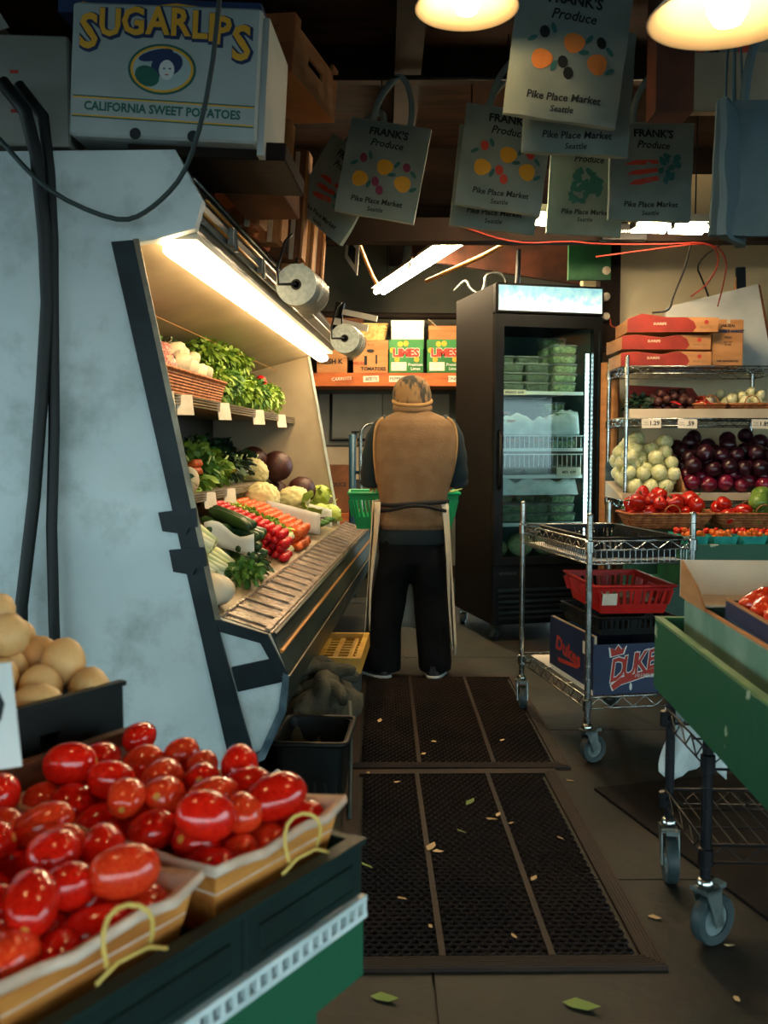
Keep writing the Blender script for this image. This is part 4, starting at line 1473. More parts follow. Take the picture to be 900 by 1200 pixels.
def tray_box(k, z, sk):
    t = thing('fruit_tray', ('red printed cardboard fruit tray at the bottom of its stack', 'red printed cardboard fruit tray in the middle of its stack', 'red printed cardboard fruit tray on top of its stack')[k], 'tray', (1.42 + sk, 5.66, z), R((-2, 1, -3)[k]), 'stacked red fruit trays')
    w_, d_, h = .535, .36, .088
    prof = [(0, 0), (w_, 0), (w_, h * .95), (w_ * .62, h), (w_ * .45, h * .80 if k < 2 else h), (w_ * .16, h * (1.0 if k < 2 else 1.25)), (0, h * .9)]
    obj('front_wall', MB().prism(prof, 0, .006), 'cardboard', t)
    obj('back_wall', MB().prism(prof, d_ - .006, d_), 'cardboard', t)
    obj('side_wall', MB().bb(0, .006, .006, d_ - .006, 0, h * .85), 'cardboard', t)
    obj('side_wall', MB().bb(w_ - .006, w_, .006, d_ - .006, 0, h * .85), 'cardboard', t)
    obj('tray_floor', MB().bb(.006, w_ - .006, .006, d_ - .006, 0, .005), 'cardboard', t)
    pr = [(0.001, .001), (w_ * .72, .001), (w_ * .76, h * .3), (w_ * .73, h * .7), (w_ * .66, h * .96), (w_ * .62, h - .001), (w_ * .45, h * .79 if k < 2 else h - .001), (w_ * .16, h * .99 if k < 2 else h * 1.24), (.001, h * .89)]
    obj('red_print', MB().add([(x, -.0008, z_) for x, z_ in pr], [tuple(range(len(pr)))]), 'tray_red', t)
    obj('seal_print', disc_mb(w_ * .87, h * .65, .013, .013, 12).xf(lambda p: (p.x, -.0008, p.z)), 'ink_red', t)
    obj('text_print', text_mb('FRUIT CO', .017).xf(lambda p: (p.x + w_ * .87, -.0008, p.z + h * .3)), 'ink_grey', t)
    obj('title_print', text_mb('SUNRIPE', .02, .0006).xf(lambda p: (p.x + w_ * .36, -.0014, p.z + h * .55)), 'cardboard_pale', t)


for k in range(3):
    tray_box(k, 1.7375 + k * .1005, (-.005, .0, .03)[k])
bxx = thing('brown_carton', 'small brown carton with black print beside the red trays', 'carton', (1.975, 5.70, 1.7375), R(3))
obj('carton_body', MB().bevbox((.095, .12, .1425), (.19, .24, .283), .004), 'cardboard', bxx)
obj('tape', MB().bb(.085, .105, -.0012, -.0002, .26, .284), 'cardboard_pale', bxx)
for txt, s_, z_, bo in (('JAR-SEAL', .022, .245, .0008), ('GROWER\'S MARKET', .0215, .212, .0016), ('FRESH', .017, .175, .0006), ('NET WT\n20 LBS', .014, .140, .0003), ('KEEP REFRIGERATED', .0145, .034, .0005)):
    obj('carton_print', text_mb(txt, s_, bo).xf(lambda p, z_=z_: (p.x + .095, -.0010, p.z + z_)), 'ink_blue' if 'GROW' in txt else 'ink', bxx)
pc = thing('folded_carton', 'tall pale folded carton leaning against the cream wall', 'carton', (1.98, 5.98, 1.7375), 0)
obj('carton_sheet', MB().prism([(-.06, 0), (.48, 0), (.40, .56), (-.18, .41), (-.22, .25)], 0, .05), 'white_box', pc, rot=(R(-8), 0, 0))
obj('sheet_edge', MB().prism([(.481, 0), (.50, .005), (.415, .55), (.401, .56)], .0, .05), 'cardboard_dark', pc, rot=(R(-8), 0, 0))
sg = thing('easel_sign', 'small wooden easel poking above the pale folded carton', 'easel', (2.27, 6.12, 1.7375), 0)
obj('leg', MB().box((-.045, 0, .33), (.016, .012, .66), (0, R(9), 0)), 'wood_box', sg)
obj('board', MB().box((.035, 0, .34), (.06, .02, .66), (0, R(-3), 0)), 'trim_dark', sg)

# second shelf: a wooden tray front, beets, garlic and turnips in baskets
st2 = thing('shelf_tray', 'long pale wooden tray on the middle rack shelf', 'tray', (1.46, 5.625, 1.428))
obj('front_board', MB().bb(0, .90, 0, .014, 0, .055), 'cardboard_pale', st2)
obj('tray_floor', MB().bb(0, .90, .014, .42, 0, .008), 'cardboard_pale', st2)
rc = thing('red_carton', 'dark red carton tilted behind the beets on the middle shelf', 'carton', (1.50, 5.90, 1.437), R(-2))
obj('carton_sheet', MB().prism([(-.0, 0), (.56, 0), (.42, .185), (.02, .205)], 0, .012), 'tray_red', rc)
obj('side_flap', MB().box((.47, -.10, .075), (.012, .20, .13), (0, R(-38), 0)), 'tray_red', rc)


def leafy(mb, c, rad, n, size, rgn, up=.5, curl=.5, wid=.55):
    """a bunch of ruffled leaves springing from the centre of a clump"""
    c = Vector(c)
    for i in range(n):
        d = Vector((rgn.gauss(0, 1), rgn.gauss(0, 1), rgn.gauss(0, 1) * .8 + up)).normalized()
        base = c + Vector((d.x * rad[0], d.y * rad[1], d.z * rad[2])) * rgn.uniform(.25, .8)
        side = d.cross(Vector((rgn.uniform(-1, 1), rgn.uniform(-1, 1), rgn.uniform(-.3, 1)))).normalized()
        nrm = side.cross(d).normalized()
        L_ = size * rgn.uniform(.7, 1.3)
        w0 = L_ * wid
        vs = []
        for j in range(4):
            f = j / 3
            p = base + d * L_ * f - nrm * curl * L_ * f * f + Vector((0, 0, -.25 * L_ * f * f))
            ww = w0 * (.30, .85, 1.0, .45)[j]
            k = rgn.uniform(-.15, .15) * L_
            vs += [p - side * ww * .5 + nrm * k, p + nrm * .08 * L_ * (1 if j % 2 else -1), p + side * ww * .5 - nrm * k]
        fs = []
        for j in range(3):
            for q in range(2):
                a = j * 3 + q
                fs.append((a, a + 1, a + 4, a + 3))
        mb.add(vs, fs)
    return mb


def bunch(name, label, cat, loc, rad, n, size, mat, seed, group=None, up=.5, curl=.5, wid=.55, rot=(0, 0, 0), stems=None, stem_mat='stem_pale', base=None):
    rgn = random.Random(seed)
    t = thing(name, label, cat, loc, rot, group)
    obj('foliage', leafy(MB(), (0, 0, rad[2] * .9), rad, n, size, rgn, up, curl, wid), mat, t, True)['kind'] = 'stuff'
    if base:
        obj('heart', MB().sphere((0, 0, rad[2] * .85), [r * .62 for r in rad], 14, 10, lambda d: 1 + .12 * noise.noise(d * 3)), base, t, True)
    if stems:
        for k in range(stems):
            q = 6.28 * k / stems + seed
            obj('stem', MB().tube([(.25 * rad[0] * math.cos(q), .25 * rad[1] * math.sin(q), 0), (.4 * rad[0] * math.cos(q), .4 * rad[1] * math.sin(q), rad[2]), (.8 * rad[0] * math.cos(q), .8 * rad[1] * math.sin(q), rad[2] * 1.6)], [.012, .009, .005], 6), stem_mat, t, True)
    return t


def root_mesh(name, mat, prof, n=12, wob=.04):
    mb = MB().lathe(prof, n)
    mb.xf(lambda p: p * (1 + wob * noise.noise(p * (2 / max(.01, prof[len(prof) // 2][0])))))
    return mb.mesh(name, mat, True)


bunch('herb_bunch', 'dusty green herb bunch at the end of the middle rack shelf', 'herbs', (1.55, 5.74, 1.437), (.095, .11, .075), 200, .035, 'leaf_deep', 5)
beet_m = MB().sphere((0, 0, 0), (1, 1, .95), 14, 10, lambda d: 1 + .5 * max(0, -d.z - .8)).mesh('beet', 'beet', True)
pts = pack(44, .027, 1.62, 1.87, 5.645, 5.87, lambda x, y: 1.437 + .25 * (y - 5.645), 21, 160, .15, .1)
for p, r in pts:
    tag(link('beet', beet_m, None, p, rrot(rg), r), 'small dark red beet on the middle rack shelf', 'beet', 'beets on the rack')
for k in range(7):
    a = Vector((1.66 + .035 * k, 5.70 + .02 * (k % 3), 1.525))
    tag(obj('beet_stalk', MB().tube([(0, 0, 0), (.05, -.015, .006), (.10, -.04, -.008), (.13, -.06, -.02)], .004, 5), 'radish', None, True, a, (0, 0, R(rg.uniform(-40, 20)))), 'thin red beet stalk lying over the small beets', 'beet stalk', 'beet stalks')


def wicker_basket(name, label, loc, rz, w_, d_, h, mat='wicker', handle=True, flare=.03, cat='basket', group=None, rows=6):
    t = thing(name, label, cat, loc, rz, group)
    rings_o, n = [], 5
    for k in range(rows * 2 + 1):
        f = k / (rows * 2)
        bulge = .003 * (1 if k % 2 else -1)
        rings_o.append(rr_ring(w_ + 2 * flare * f + bulge, d_ + 2 * flare * f + bulge, h * f, min(w_, d_) * .16, n))
    rings_i = [rr_ring(w_ + 2 * flare * f - .014, d_ + 2 * flare * f - .014, max(.006, h * f), min(w_, d_) * .15, n) for f in (1, .5, 0)]
    mb = MB().loft(rings_o + rings_i, cap=False).add(rr_ring(w_ - .006, d_ - .006, .003, min(w_, d_) * .15, n), [tuple(range(4 * n))])
    obj('woven_body', mb, mat, t, True, auto=30)
    obj('rim', MB().tube(rr_ring(w_ + 2 * flare, d_ + 2 * flare, h, min(w_, d_) * .16, n), .007, 6, closed=True), mat, t, True)
    if handle:
        for sy in (-1, 1):
            hp_ = [((-.045) * math.cos(PI * i / 10), sy * (d_ / 2 + flare), h + .05 * math.sin(PI * i / 10)) for i in range(11)]
            obj('handle', MB().tube(hp_, .0035, 6), mat, t, True)
    return t


wicker_basket('wicker_basket', 'low wicker basket of garlic on the middle rack shelf', (1.955, 5.82, 1.437), 0, .15, .30, .075)
wicker_basket('wicker_basket', 'low wicker basket of pale turnips on the middle rack shelf', (2.20, 5.82, 1.437), 0, .20, .30, .075)
gar = root_mesh('garlic_bulb', 'garlic', [(0, -.7), (.6, -.65), (1, -.2), (.9, .25), (.45, .6), (.16, .9), (.1, 1.25), (0, 1.3)], 12, .06)
for p, r in pack(26, .024, 1.88, 2.03, 5.68, 5.96, lambda x, y: 1.45 + .12 * (y - 5.68), 31, 160, .15, .2):
    tag(link('garlic_bulb', gar, None, p, (rg.uniform(-1.5, 1.5), rg.uniform(-1.5, 1.5), 0), r), 'pale garlic bulb in the narrow wicker basket', 'garlic', 'garlic bulbs')
tur = root_mesh('turnip', 'turnip', [(0, -1.5), (.06, -1.2), (.35, -.85), (.8, -.5), (1, 0), (.9, .5), (.5, .85), (0, .92)], 14, .03)
for p, r in pack(40, .029, 2.08, 2.34, 5.67, 5.96, lambda x, y: 1.45 + .2 * (y - 5.67), 32, 180, .15, .25):
    tag(link('turnip', tur, None, p, rrot(rg), r), 'pale turnip heaped in the wide wicker basket', 'turnip', 'turnips')

# third shelf: white onions and red onions behind a wooden lip
ob = thing('onion_bin', 'pale wooden bin holding white and red onions', 'bin', (1.42, 5.60, .939))
obj('front_board', MB().bb(0, 1.20, -.018, -.004, 0, .045), 'cardboard_pale', ob)
obj('bin_floor', MB().prism([(-.004, 0), (.42, 0), (.42, .10), (-.004, .012)], .0, 1.20, 'x'), 'cardboard_pale', ob)
obj('divider', MB().prism([(-.003, .0125), (.40, .10), (.40, .30), (.25, .28), (-.003, .06)], .37, .382, 'x'), 'cardboard', ob)
obj('back_board', MB().bb(.0, 1.2, .421, .431, .0, .22), 'trim_grey', ob)
oni = root_mesh('white_onion', 'white_onion', [(0, -.95), (.35, -.9), (.8, -.58), (1, 0), (.86, .52), (.45, .84), (.14, .95), (.06, 1.08), (0, 1.09)], 16, .02)
oni_r = root_mesh('red_onion', 'red_onion', [(0, -.95), (.35, -.9), (.8, -.58), (1, 0), (.86, .52), (.45, .84), (.14, .95), (.06, 1.08), (0, 1.09)], 16, .02)
oni_p = root_mesh('purple_onion', 'purple_onion', [(0, -.95), (.35, -.9), (.8, -.58), (1, 0), (.86, .52), (.45, .84), (.14, .95), (.06, 1.08), (0, 1.09)], 16, .02)
for p, r in pack(44, .047, 1.425, 1.785, 5.60, 6.0, lambda x, y: .955 + .32 * (y - 5.6), 41, 200, .12, .25):
    tag(link('white_onion', oni, None, p, (rg.uniform(-.9, .9), rg.uniform(-.9, .9), 0), r), 'pale white onion in the bin at the end of the rack', 'onion', 'white onions')
for p, r in pack(74, .050, 1.805, 2.60, 5.60, 6.02, lambda x, y: .955 + .55 * (y - 5.6), 42, 200, .12, .3):
    hi_ = p.z > 1.10 or p.y > 5.82
    tag(link('purple_onion' if hi_ else 'red_onion', oni_p if hi_ else oni_r, None, p, rrot(rg), r),
        'blackish purple onion at the back of the heap' if hi_ else 'glossy crimson red onion at the front of the heap', 'onion', 'purple onions' if hi_ else 'red onions')

# green step stand in front: baskets of peppers, teal pint boxes, green crates
sp = thing('step_stand', 'green painted step stand in front of the chrome rack', 'display stand', (1.30, 4.72, 0))
obj('top_step', MB().bb(.02, 1.6, .42, .86, .74, .80), 'green_paint', sp)
obj('back_board', MB().bb(.02, 1.6, .40, .42, .30, .74), 'green_paint', sp)
obj('lower_step', MB().bb(.13, 1.6, .0, .40, .52, .56), 'green_paint', sp)
obj('front_board', MB().bb(.13, 1.6, .0, .02, .0, .52), 'green_paint', sp)
for x in (.14, 1.5):
    obj('leg', MB().bb(x, x + .06, .78, .84, 0, .74), 'green_paint', sp)
wicker_basket('wicker_basket', 'wide wicker basket of red peppers on the green step stand', (1.58, 5.28, .802), R(2), .40, .20, .085, flare=.04)
wicker_basket('wicker_basket', 'wide wicker basket of red and green peppers on the green step stand', (2.10, 5.30, .802), R(-2), .44, .20, .085, flare=.04)


def pepper_mesh(name, mat):
    def pf(d):
        q = math.atan2(d.y, d.x)
        return 1 + .10 * math.cos(3 * q + .4) * (1 - d.z ** 2) - .22 * max(0, d.z - .75) / .25
    return MB().sphere((0, 0, 0), (.95, .95, 1.05), 18, 12, pf).mesh(name, mat, True)


pep_r, pep_g = pepper_mesh('red_pepper', 'pepper_red'), pepper_mesh('green_pepper', 'pepper_green')
pst = MB().tube([(0, 0, .78), (.05, 0, 1.0), (.18, .02, 1.25)], [.14, .09, .08], 7).mesh('stem', 'calyx', True)
for p, r in pack(19, .046, 1.36, 1.80, 5.17, 5.40, lambda x, y: .81 + .10 * (y - 5.17), 51, 200, .2, .25):
    o = tag(link('red_pepper', pep_r, None, p, rrot(rg), r), 'glossy red pepper in the wide basket beside the fridge', 'pepper', 'red peppers in the first basket')
    link('stem', pst, o)
for p, r in pack(19, .046, 1.87, 2.34, 5.18, 5.42, lambda x, y: .81 + .10 * (y - 5.18), 52, 200, .2, .25):
    g_ = p.x > 2.07
    o = tag(link('green_pepper' if g_ else 'red_pepper', pep_g if g_ else pep_r, None, p, rrot(rg), r),
            'olive green pepper in the mixed pepper basket' if g_ else 'glossy red pepper in the mixed pepper basket', 'pepper', 'peppers in the mixed basket')
    link('stem', pst, o)

# green crates with teal pint boxes of cherry tomatoes
board_crate('wooden_crate', 'upper green crate carrying the teal pint boxes', (1.475, 4.66, .675), 0, 1.0, .42, .095, 'green_wear', None, 1, .016)
fc_ = bpy.data.objects[[o.name for o in COL.objects if o.get('label') == 'upper green crate carrying the teal pint boxes'][0]]
obj('false_floor', MB().bb(.017, .983, .017, .403, .045, .056), 'green_paint', fc_)
board_crate('wooden_crate', 'lower green crate under the one with pint boxes', (1.485, 4.67, .5625), 0, 1.0, .40, .108, 'green_paint', None, 1, .016)


def pint(x, y, z, mat, n, seed, lab):
    t = thing('pint_box', lab, 'pint box', (x, y, z), R(rg.uniform(-3, 3)), 'teal pint boxes')
    mb = MB().loft([rr_ring(.10, .10, 0, .012, 3), rr_ring(.132, .132, .075, .012, 3), rr_ring(.124, .124, .075, .012, 3), rr_ring(.094, .094, .004, .012, 3)], cap=False)
    mb.add(rr_ring(.098, .098, .002, .012, 3), [tuple(range(12))])
    obj('pulp_wall', mb, 'teal_pulp', t)
    return t


ch_r = MB().sphere((0, 0, 0), 1, 10, 7).mesh('cherry_tomato', 'cherry', True)
ch_o = MB().sphere((0, 0, 0), (1, 1, 1.1), 10, 7).mesh('orange_tomato', 'cherry_orange', True)
for r_, (y, me, lab) in enumerate(((4.75, ch_o, 'orange'), (4.90, ch_r, 'red'))):
    for i in range(5):
        x = 1.57 + i * .145
        pint(x, y, .7325 + (.0 if r_ == 0 else .0), None, 10, i, 'teal pulp pint box of %s cherry tomatoes in the upper green crate' % lab)
        if i > 3:
            continue
        for p, r in pack(26, .0145, x - .055, x + .055, y - .055, y + .055, lambda a, b: .7325 + .040, 60 + i + 9 * r_, 130, .12, .12):
            tag(link('cherry_tomato', me, None, p, rrot(rg), r), 'small %s cherry tomato in a teal pint box' % lab, 'cherry tomato', '%s cherry tomatoes' % lab)
pp_ = thing('leaning_sheet', 'tan cardboard sheet standing between the fridge and the rack', 'cardboard', (1.405, 6.12, 0), R(4))
obj('sheet', MB().grid(7, 2, lambda u, v: (.0 + .12 * u, .05 * math.sin(PI * u) * -1, 1.80 * v)), 'cardboard', pp_, True, solid=.006)

# ================================================================== ceiling: lamps, pipes, wires


def pendant(x, y, z, r, label):
    t = thing('pendant_lamp', label, 'lamp', (x, y, z))
    obj('shade', MB().lathe([(.05, .11), (.09, .10), (r * .75, .05), (r, .004), (r * 1.01, 0), (r * .985, .0), (r * .74, .044), (.085, .088), (.05, .095)], 40), 'lamp_shade_in', t, True, auto=50)
    obj('socket', MB().lathe([(0, .09), (.036, .09), (.036, .16), (.02, .18), (0, .18)], 16), 'black_metal', t, True, auto=40)
    obj('bulb', MB().lathe([(0, -.02), (.032, -.012), (.047, .016), (.045, .044), (.03, .075), (.02, .088)], 20), 'lamp_glow', t, True)
    obj('cord', MB().tube([(0, 0, .18), (0, 0, 3.15 - z)], .006, 6), 'wire_black', t)


pendant(.273, 3.20, 2.695, .170, 'round pale pendant lamp hanging by itself near the dark joist')
pendant(-.42, .95, 2.30, .170, 'round pale pendant lamp hanging above the plum tomatoes')
pendant(1.0, 1.35, 2.30, .170, 'round pale pendant lamp hanging above the navy carton of tomatoes')
pendant(.815, 2.30, 2.268, .185, 'large pale pendant lamp hanging in front of the timber upright')


def batten(name, label, a, b, glow, n=2, w_=.13, tr=.017, group='fluorescent lights'):
    a, b = Vector(a), Vector(b)
    d = b - a
    ang = math.atan2(d.y, d.x)
    L_ = d.length
    t = thing(name, label, 'light', a, (0, -math.asin(d.z / L_), ang), group)
    obj('housing', MB().prism([(-w_ / 2, .03), (w_ / 2, .03), (w_ * .3, .075), (-w_ * .3, .075)], 0, L_, 'x'), 'lamp_white', t)
    for i in range(n):
        x0, x1 = L_ * i / n + .015, L_ * (i + 1) / n - .015
        for y in (-.032, .032):
            obj('lamp_tube', MB().tube([(x0, y, .0), (x1, y, .0)], tr, 10), glow, t, True)
        for xx in (x0, x1):
            obj('tube_socket', MB().box((xx, 0, .012), (.016, w_ * .8, .036)), 'black_plastic', t)
    return t


bt = batten('fluorescent_light', 'long fluorescent light hanging over the back aisle', (.53, 6.0, 2.59), (-.04, 8.2, 2.59), 'tube_glow', 2, .15, .022)
for x in (.25, 2.0):
    obj('hanger', MB().tube([(x, 0, .07), (x, 0, .55)], .004, 5), 'black_metal', bt)
bt = batten('fluorescent_light', 'fluorescent light under the tote bags with the lemon print', (.36, 4.72, 2.42), (1.16, 5.08, 2.42), 'tube_glow', 2, .10, .020)
for x in (.08, .8):
    obj('hanger', MB().tube([(x, 0, .07), (x, 0, .72)], .004, 5), 'black_metal', bt)
bt = batten('fluorescent_light', 'fluorescent light under the tote bags with the carrot print', (1.32, 5.10, 2.425), (1.745, 5.16, 2.425), 'tube_glow', 2, .10, .020)
for x in (.08, .36):
    obj('hanger', MB().tube([(x, 0, .07), (x, 0, .72)], .004, 5), 'black_metal', bt)


def smooth_path(P, it=3):
    P = [Vector(p) for p in P]
    for _ in range(it):
        Q = [P[0]]
        for i in range(len(P) - 1):
            Q += [P[i].lerp(P[i + 1], .25), P[i].lerp(P[i + 1], .75)]
        Q.append(P[-1])
        P = Q
    return P


def cable(name, label, P, r, mat, cat='cable', it=2, group=None):
    return tag(obj(name, MB().tube(smooth_path(P, it), r, 6), mat, None, True), label, cat, group)


cable('red_wire', 'red wire looping along the beam to the folded carton', [(.45, 5.42, 2.50), (.75, 5.40, 2.40), (1.05, 5.40, 2.42), (1.20, 5.40, 2.40), (1.62, 5.40, 2.40), (1.85, 5.42, 2.42), (1.98, 5.6, 2.36), (1.98, 5.8, 2.25), (1.93, 5.98, 2.20)], .0048, 'wire_red')
cable('red_wire', 'red wire dropping straight from the beam behind the carton', [(1.20, 5.40, 2.33), (1.55, 5.42, 2.38), (1.86, 5.42, 2.42), (2.02, 5.6, 2.36), (2.07, 5.8, 2.25), (2.10, 5.98, 2.14)], .0048, 'wire_red')
cable('red_wire', 'red wire running along the beam beyond the folded carton', [(2.2, 5.42, 2.40), (2.4, 5.42, 2.385), (2.7, 5.42, 2.38)], .0048, 'wire_red')
cable('red_wire', 'red wire hanging from the insulators to the red fruit tray', [(1.50, 6.29, 2.10), (1.48, 6.2, 2.04), (1.55, 6.1, 2.01), (1.58, 5.9, 2.06)], .0048, 'wire_red')
cable('black_cable', 'black cable with a switch hanging over the red fruit trays', [(1.80, 5.60, 2.44), (1.78, 5.65, 2.3), (1.73, 5.7, 2.15), (1.72, 5.72, 2.07), (1.62, 5.74, 2.065)], .006, 'wire_black')
cable('black_cable', 'short black cable hanging behind the red wires', [(2.0, 5.55, 2.46), (2.02, 6.2, 2.45), (2.12, 6.32, 2.35), (2.18, 6.33, 2.2), (2.18, 6.3, 2.1)], .006, 'wire_black')
cable('conduit', 'brass coloured conduit under the ceiling beyond the lights', [(.30, 6.7, 2.42), (.75, 5.9, 2.50), (.80, 5.6, 2.53)], .016, 'brass', 'pipe', 1)
cable('conduit', 'thin pale conduit hanging by the sign under the ceiling', [(-.24, 6.2, 3.15), (-.22, 6.4, 2.75), (-.10, 7.4, 2.60), (-.06, 7.6, 2.56)], .016, 'brass', 'pipe', 1)
cable('conduit', 'dark pipe running across above the back shelf', [(-.7, 8.6, 2.46), (.2, 8.6, 2.44), (.75, 8.6, 2.44)], .03, 'beam_wood', 'pipe', 1)
cable('pipe_hook', 'bent pipe hook above the dark side of the fridge', [(.50, 6.75, 2.36), (.58, 6.7, 2.44), (.60, 6.65, 2.36), (.66, 6.6, 2.31), (.70, 6.6, 2.36), (.70, 6.6, 2.46), (.84, 6.6, 2.46), (.85, 6.6, 2.32)], .012, 'steel', 'pipe')
cable('cable_loop', 'pair of dark cables dropping behind the fridge header', [(.93, 6.6, 2.62), (.93, 6.6, 2.45), (.92, 6.62, 2.30)], .018, 'black_metal', 'cable')
dsn = thing('hanging_sign', 'small white diamond sign hanging beside the tall cartons', 'sign', (-.20, 6.0, 2.48), (0, R(-18), R(-48)))
obj('sign_plate', MB().prism([(-.075, 0), (0, -.16), (.075, 0), (0, .15)], -.003, .003), 'white_box', dsn)
obj('sign_mark', MB().prism([(-.04, 0), (0, -.09), (.04, 0), (0, .08)], -.0042, -.0031), 'ink', dsn)
obj('sign_wire', MB().tube([(0, 0, .14), (-.06, .1, .35), (-.05, .1, .69)], .003, 5), 'wire_black', dsn)
vp = thing('wall_sign', 'pale folded sign board at the end of the canopy', 'sign', (-.36, 7.0, 2.10), (0, R(14), R(-30)))
obj('board', MB().box((.12, 0, .08), (.30, .012, .05)), 'paper', vp)
obj('board', MB().box((.18, 0, .16), (.30, .012, .04)), 'paper', vp)
obj('bracket', MB().bb(-.05, .02, .008, .03, -.12, .22), 'black_metal', vp)
pbx = thing('switch_box', 'grey electrical box with a red lamp on the beam', 'switch box', (1.36, 5.40, 2.47))
obj('box_body', MB().bevbox((0, .02, 0), (.26, .05, .10), .006), 'black_metal', pbx)
obj('sticker', text_mb('DANGER', .026, .0008).xf(lambda p: (p.x + .02, -.0062, p.z)), 'white_box', pbx)

# ================================================================== hanging tote bags


def bulge(w_, h):
    def fn(x, z):
        u, v = x / (w_ / 2), (z + h / 2) / (h / 2)
        return -.016 * (1 - min(1, abs(u)) ** 2.5) * (1 - min(1, abs(v)) ** 4) + .007 * math.sin(x * 23 + z * 9) * (.3 + .7 * max(0, -v * .5 + .5)) + .004 * math.sin(z * 31 - x * 12)
    return fn


def carrot_decal(fn):
    out = []
    for k in range(3):
        z = -.185 - .045 * k
        mb = MB().add([fn(-.13 + .03 * k * .4, 0, z - .008), fn(-.08, 0, z + .012), fn(.02, 0, z + .014 + .008 * k), fn(.03, 0, z - .004 + .008 * k), fn(-.06, 0, z - .010)], [(0, 1, 2, 3, 4)])
        out.append(('print_carrot', mb, 'red_print'))
    r_ = random.Random(2)
    for k in range(16):
        x, z = .075 + r_.uniform(-.04, .045), -.215 + r_.uniform(-.065, .065)
        out.append(('print_leaf', disc_mb(x, z, .019, .014, 7, r_.uniform(0, 3), fn, .2), 'leaf_print'))
    return out


def fruit_decal(fn, a='yellow_print', b='plum_print'):
    out = []
    for x, z in ((-.095, -.27), (.012, -.205), (.105, -.265)):
        out.append(('print_fruit', disc_mb(x, z, .038, .036, 14, 0, fn, .06), a))
    for x, z in ((-.095, -.175), (.005, -.31), (.11, -.19), (-.02, -.275)):
        out.append(('print_plum', disc_mb(x, z, .018, .022, 9, .4, fn), b))
    for x, z, q in ((-.135, -.20, .5), (-.065, -.16, 2), (.065, -.185, 1), (.05, -.235, .2), (.145, -.215, 2.4), (-.05, -.29, 1.2), (.155, -.28, .6)):
        out.append(('print_leaf', disc_mb(x, z, .020, .009, 8, q, fn), 'leaf_print'))
    return out


def greens_decal(fn):
    out = []
    r_ = random.Random(5)
    for k in range(34):
        q, d = r_.uniform(0, 6.28), r_.uniform(0, 1) ** .5
        out.append(('print_leaf', disc_mb(-.02 + .085 * d * math.cos(q), -.225 + .075 * d * math.sin(q), .02, .014, 7, r_.uniform(0, 3), fn, .2), 'leaf_print'))
    return out


def tote(label, top, w_, h, roll, yaw, rail_z, decal, words=True, mat='tote', pitch=0., second=False, hl=None):
    """cotton tote hanging by two strap loops; top = centre of the bag mouth"""
    t = thing('tote_bag', label, 'tote bag', top, (R(pitch), R(roll), R(yaw)), 'printed tote bags under the ceiling')
    bf = bulge(w_, h)

    def fn(x, y, z):
        return (x, -.012 + bf(x, z) - .0022, z)
    n, m = 15, 16
    front_ = [(-w_ / 2 + w_ * i / (n - 1), 0, -h * j / (m - 1)) for j in range(m) for i in range(n)]
    vs = [(x, -.012 + bf(x, z), z) for x, _, z in front_] + [(x, .012 - bf(-x, z) * .8, z) for x, _, z in front_]
    fs = []
    N_ = n * m
    for j in range(m - 1):
        for i in range(n - 1):
            a = j * n + i
            fs.append((a, a + n, a + n + 1, a + 1))
            fs.append((N_ + a, N_ + a + 1, N_ + a + n + 1, N_ + a + n))
    for j in range(m - 1):
        for i, s_ in ((0, 1), (n - 1, -1)):
            a = j * n + i
            fs.append((a, N_ + a, N_ + a + n, a + n))
    for i in range(n - 1):
        a = (m - 1) * n + i
        fs.append((a, N_ + a, N_ + a + 1, a + 1))
    obj('bag_body', MB().add(vs, fs), mat, t, True, auto=60)
    obj('mouth_hem', MB().tube([(-w_ / 2, -.012, -.004), (w_ / 2, -.012, -.004), (w_ / 2, .012, -.004), (-w_ / 2, .012, -.004)], .003, 5, closed=True), mat, t)
    H_ = hl if hl else rail_z - top[2]
    for y in (-.012, .012):
        P = [(-w_ * .24, y, -.03), (-w_ * .22, y, H_ * .45), (-.035, y * .6, H_ * .92), (0, y * .5, H_ + .012), (.035, y * .6, H_ * .92), (w_ * .22, y, H_ * .45), (w_ * .24, y, -.03)]
        P = smooth_path(P, 2)
        hv, hf = [], []
        for i, p in enumerate(P):
            for dx in (-.013, .013):
                q = p - Vector((0, 0, 0))
                tg_ = (P[min(i + 1, len(P) - 1)] - P[max(i - 1, 0)]).normalized()
                sd = Vector((tg_.z, 0, -tg_.x))
                hv.append(q + sd * dx)
        for i in range(len(P) - 1):
            hf.append((2 * i, 2 * i + 1, 2 * i + 3, 2 * i + 2))
        obj('strap', MB().add(hv, hf), mat, t, True, solid=.003)
    if top[1] not in (4.42, 3.46):
        inv = Euler((R(pitch), R(roll), R(yaw))).to_matrix().transposed()
        a_ = Vector((0, 0, H_ + .005))
        b_ = a_ + inv @ Vector((0, 0, 3.15 - (top[2] + H_)))
        obj('hanging_cord', MB().tube([a_, b_], .004, 5), 'wire_black', t)
    if words:
        k = w_ / .38
        for txt, s_, z, bo, sh in (("FRANK'S", .048, -.055, .0016, 0), ('Produce', .045, -.105, .0008, .25), ('Pike Place Market', .034, -.365, .0008, .1), ('Seattle', .028, -.402, .0004, .1)):
            mb = text_mb(txt, s_ * k, bo, sh)
            mb.xf(lambda p, z=z: fn(p.x, 0, p.z + z * k))
            obj('print_words', mb, 'ink', t)
    if decal:
        for nm, mb, m_ in decal(fn):
            obj(nm, mb, m_, t)
    return t


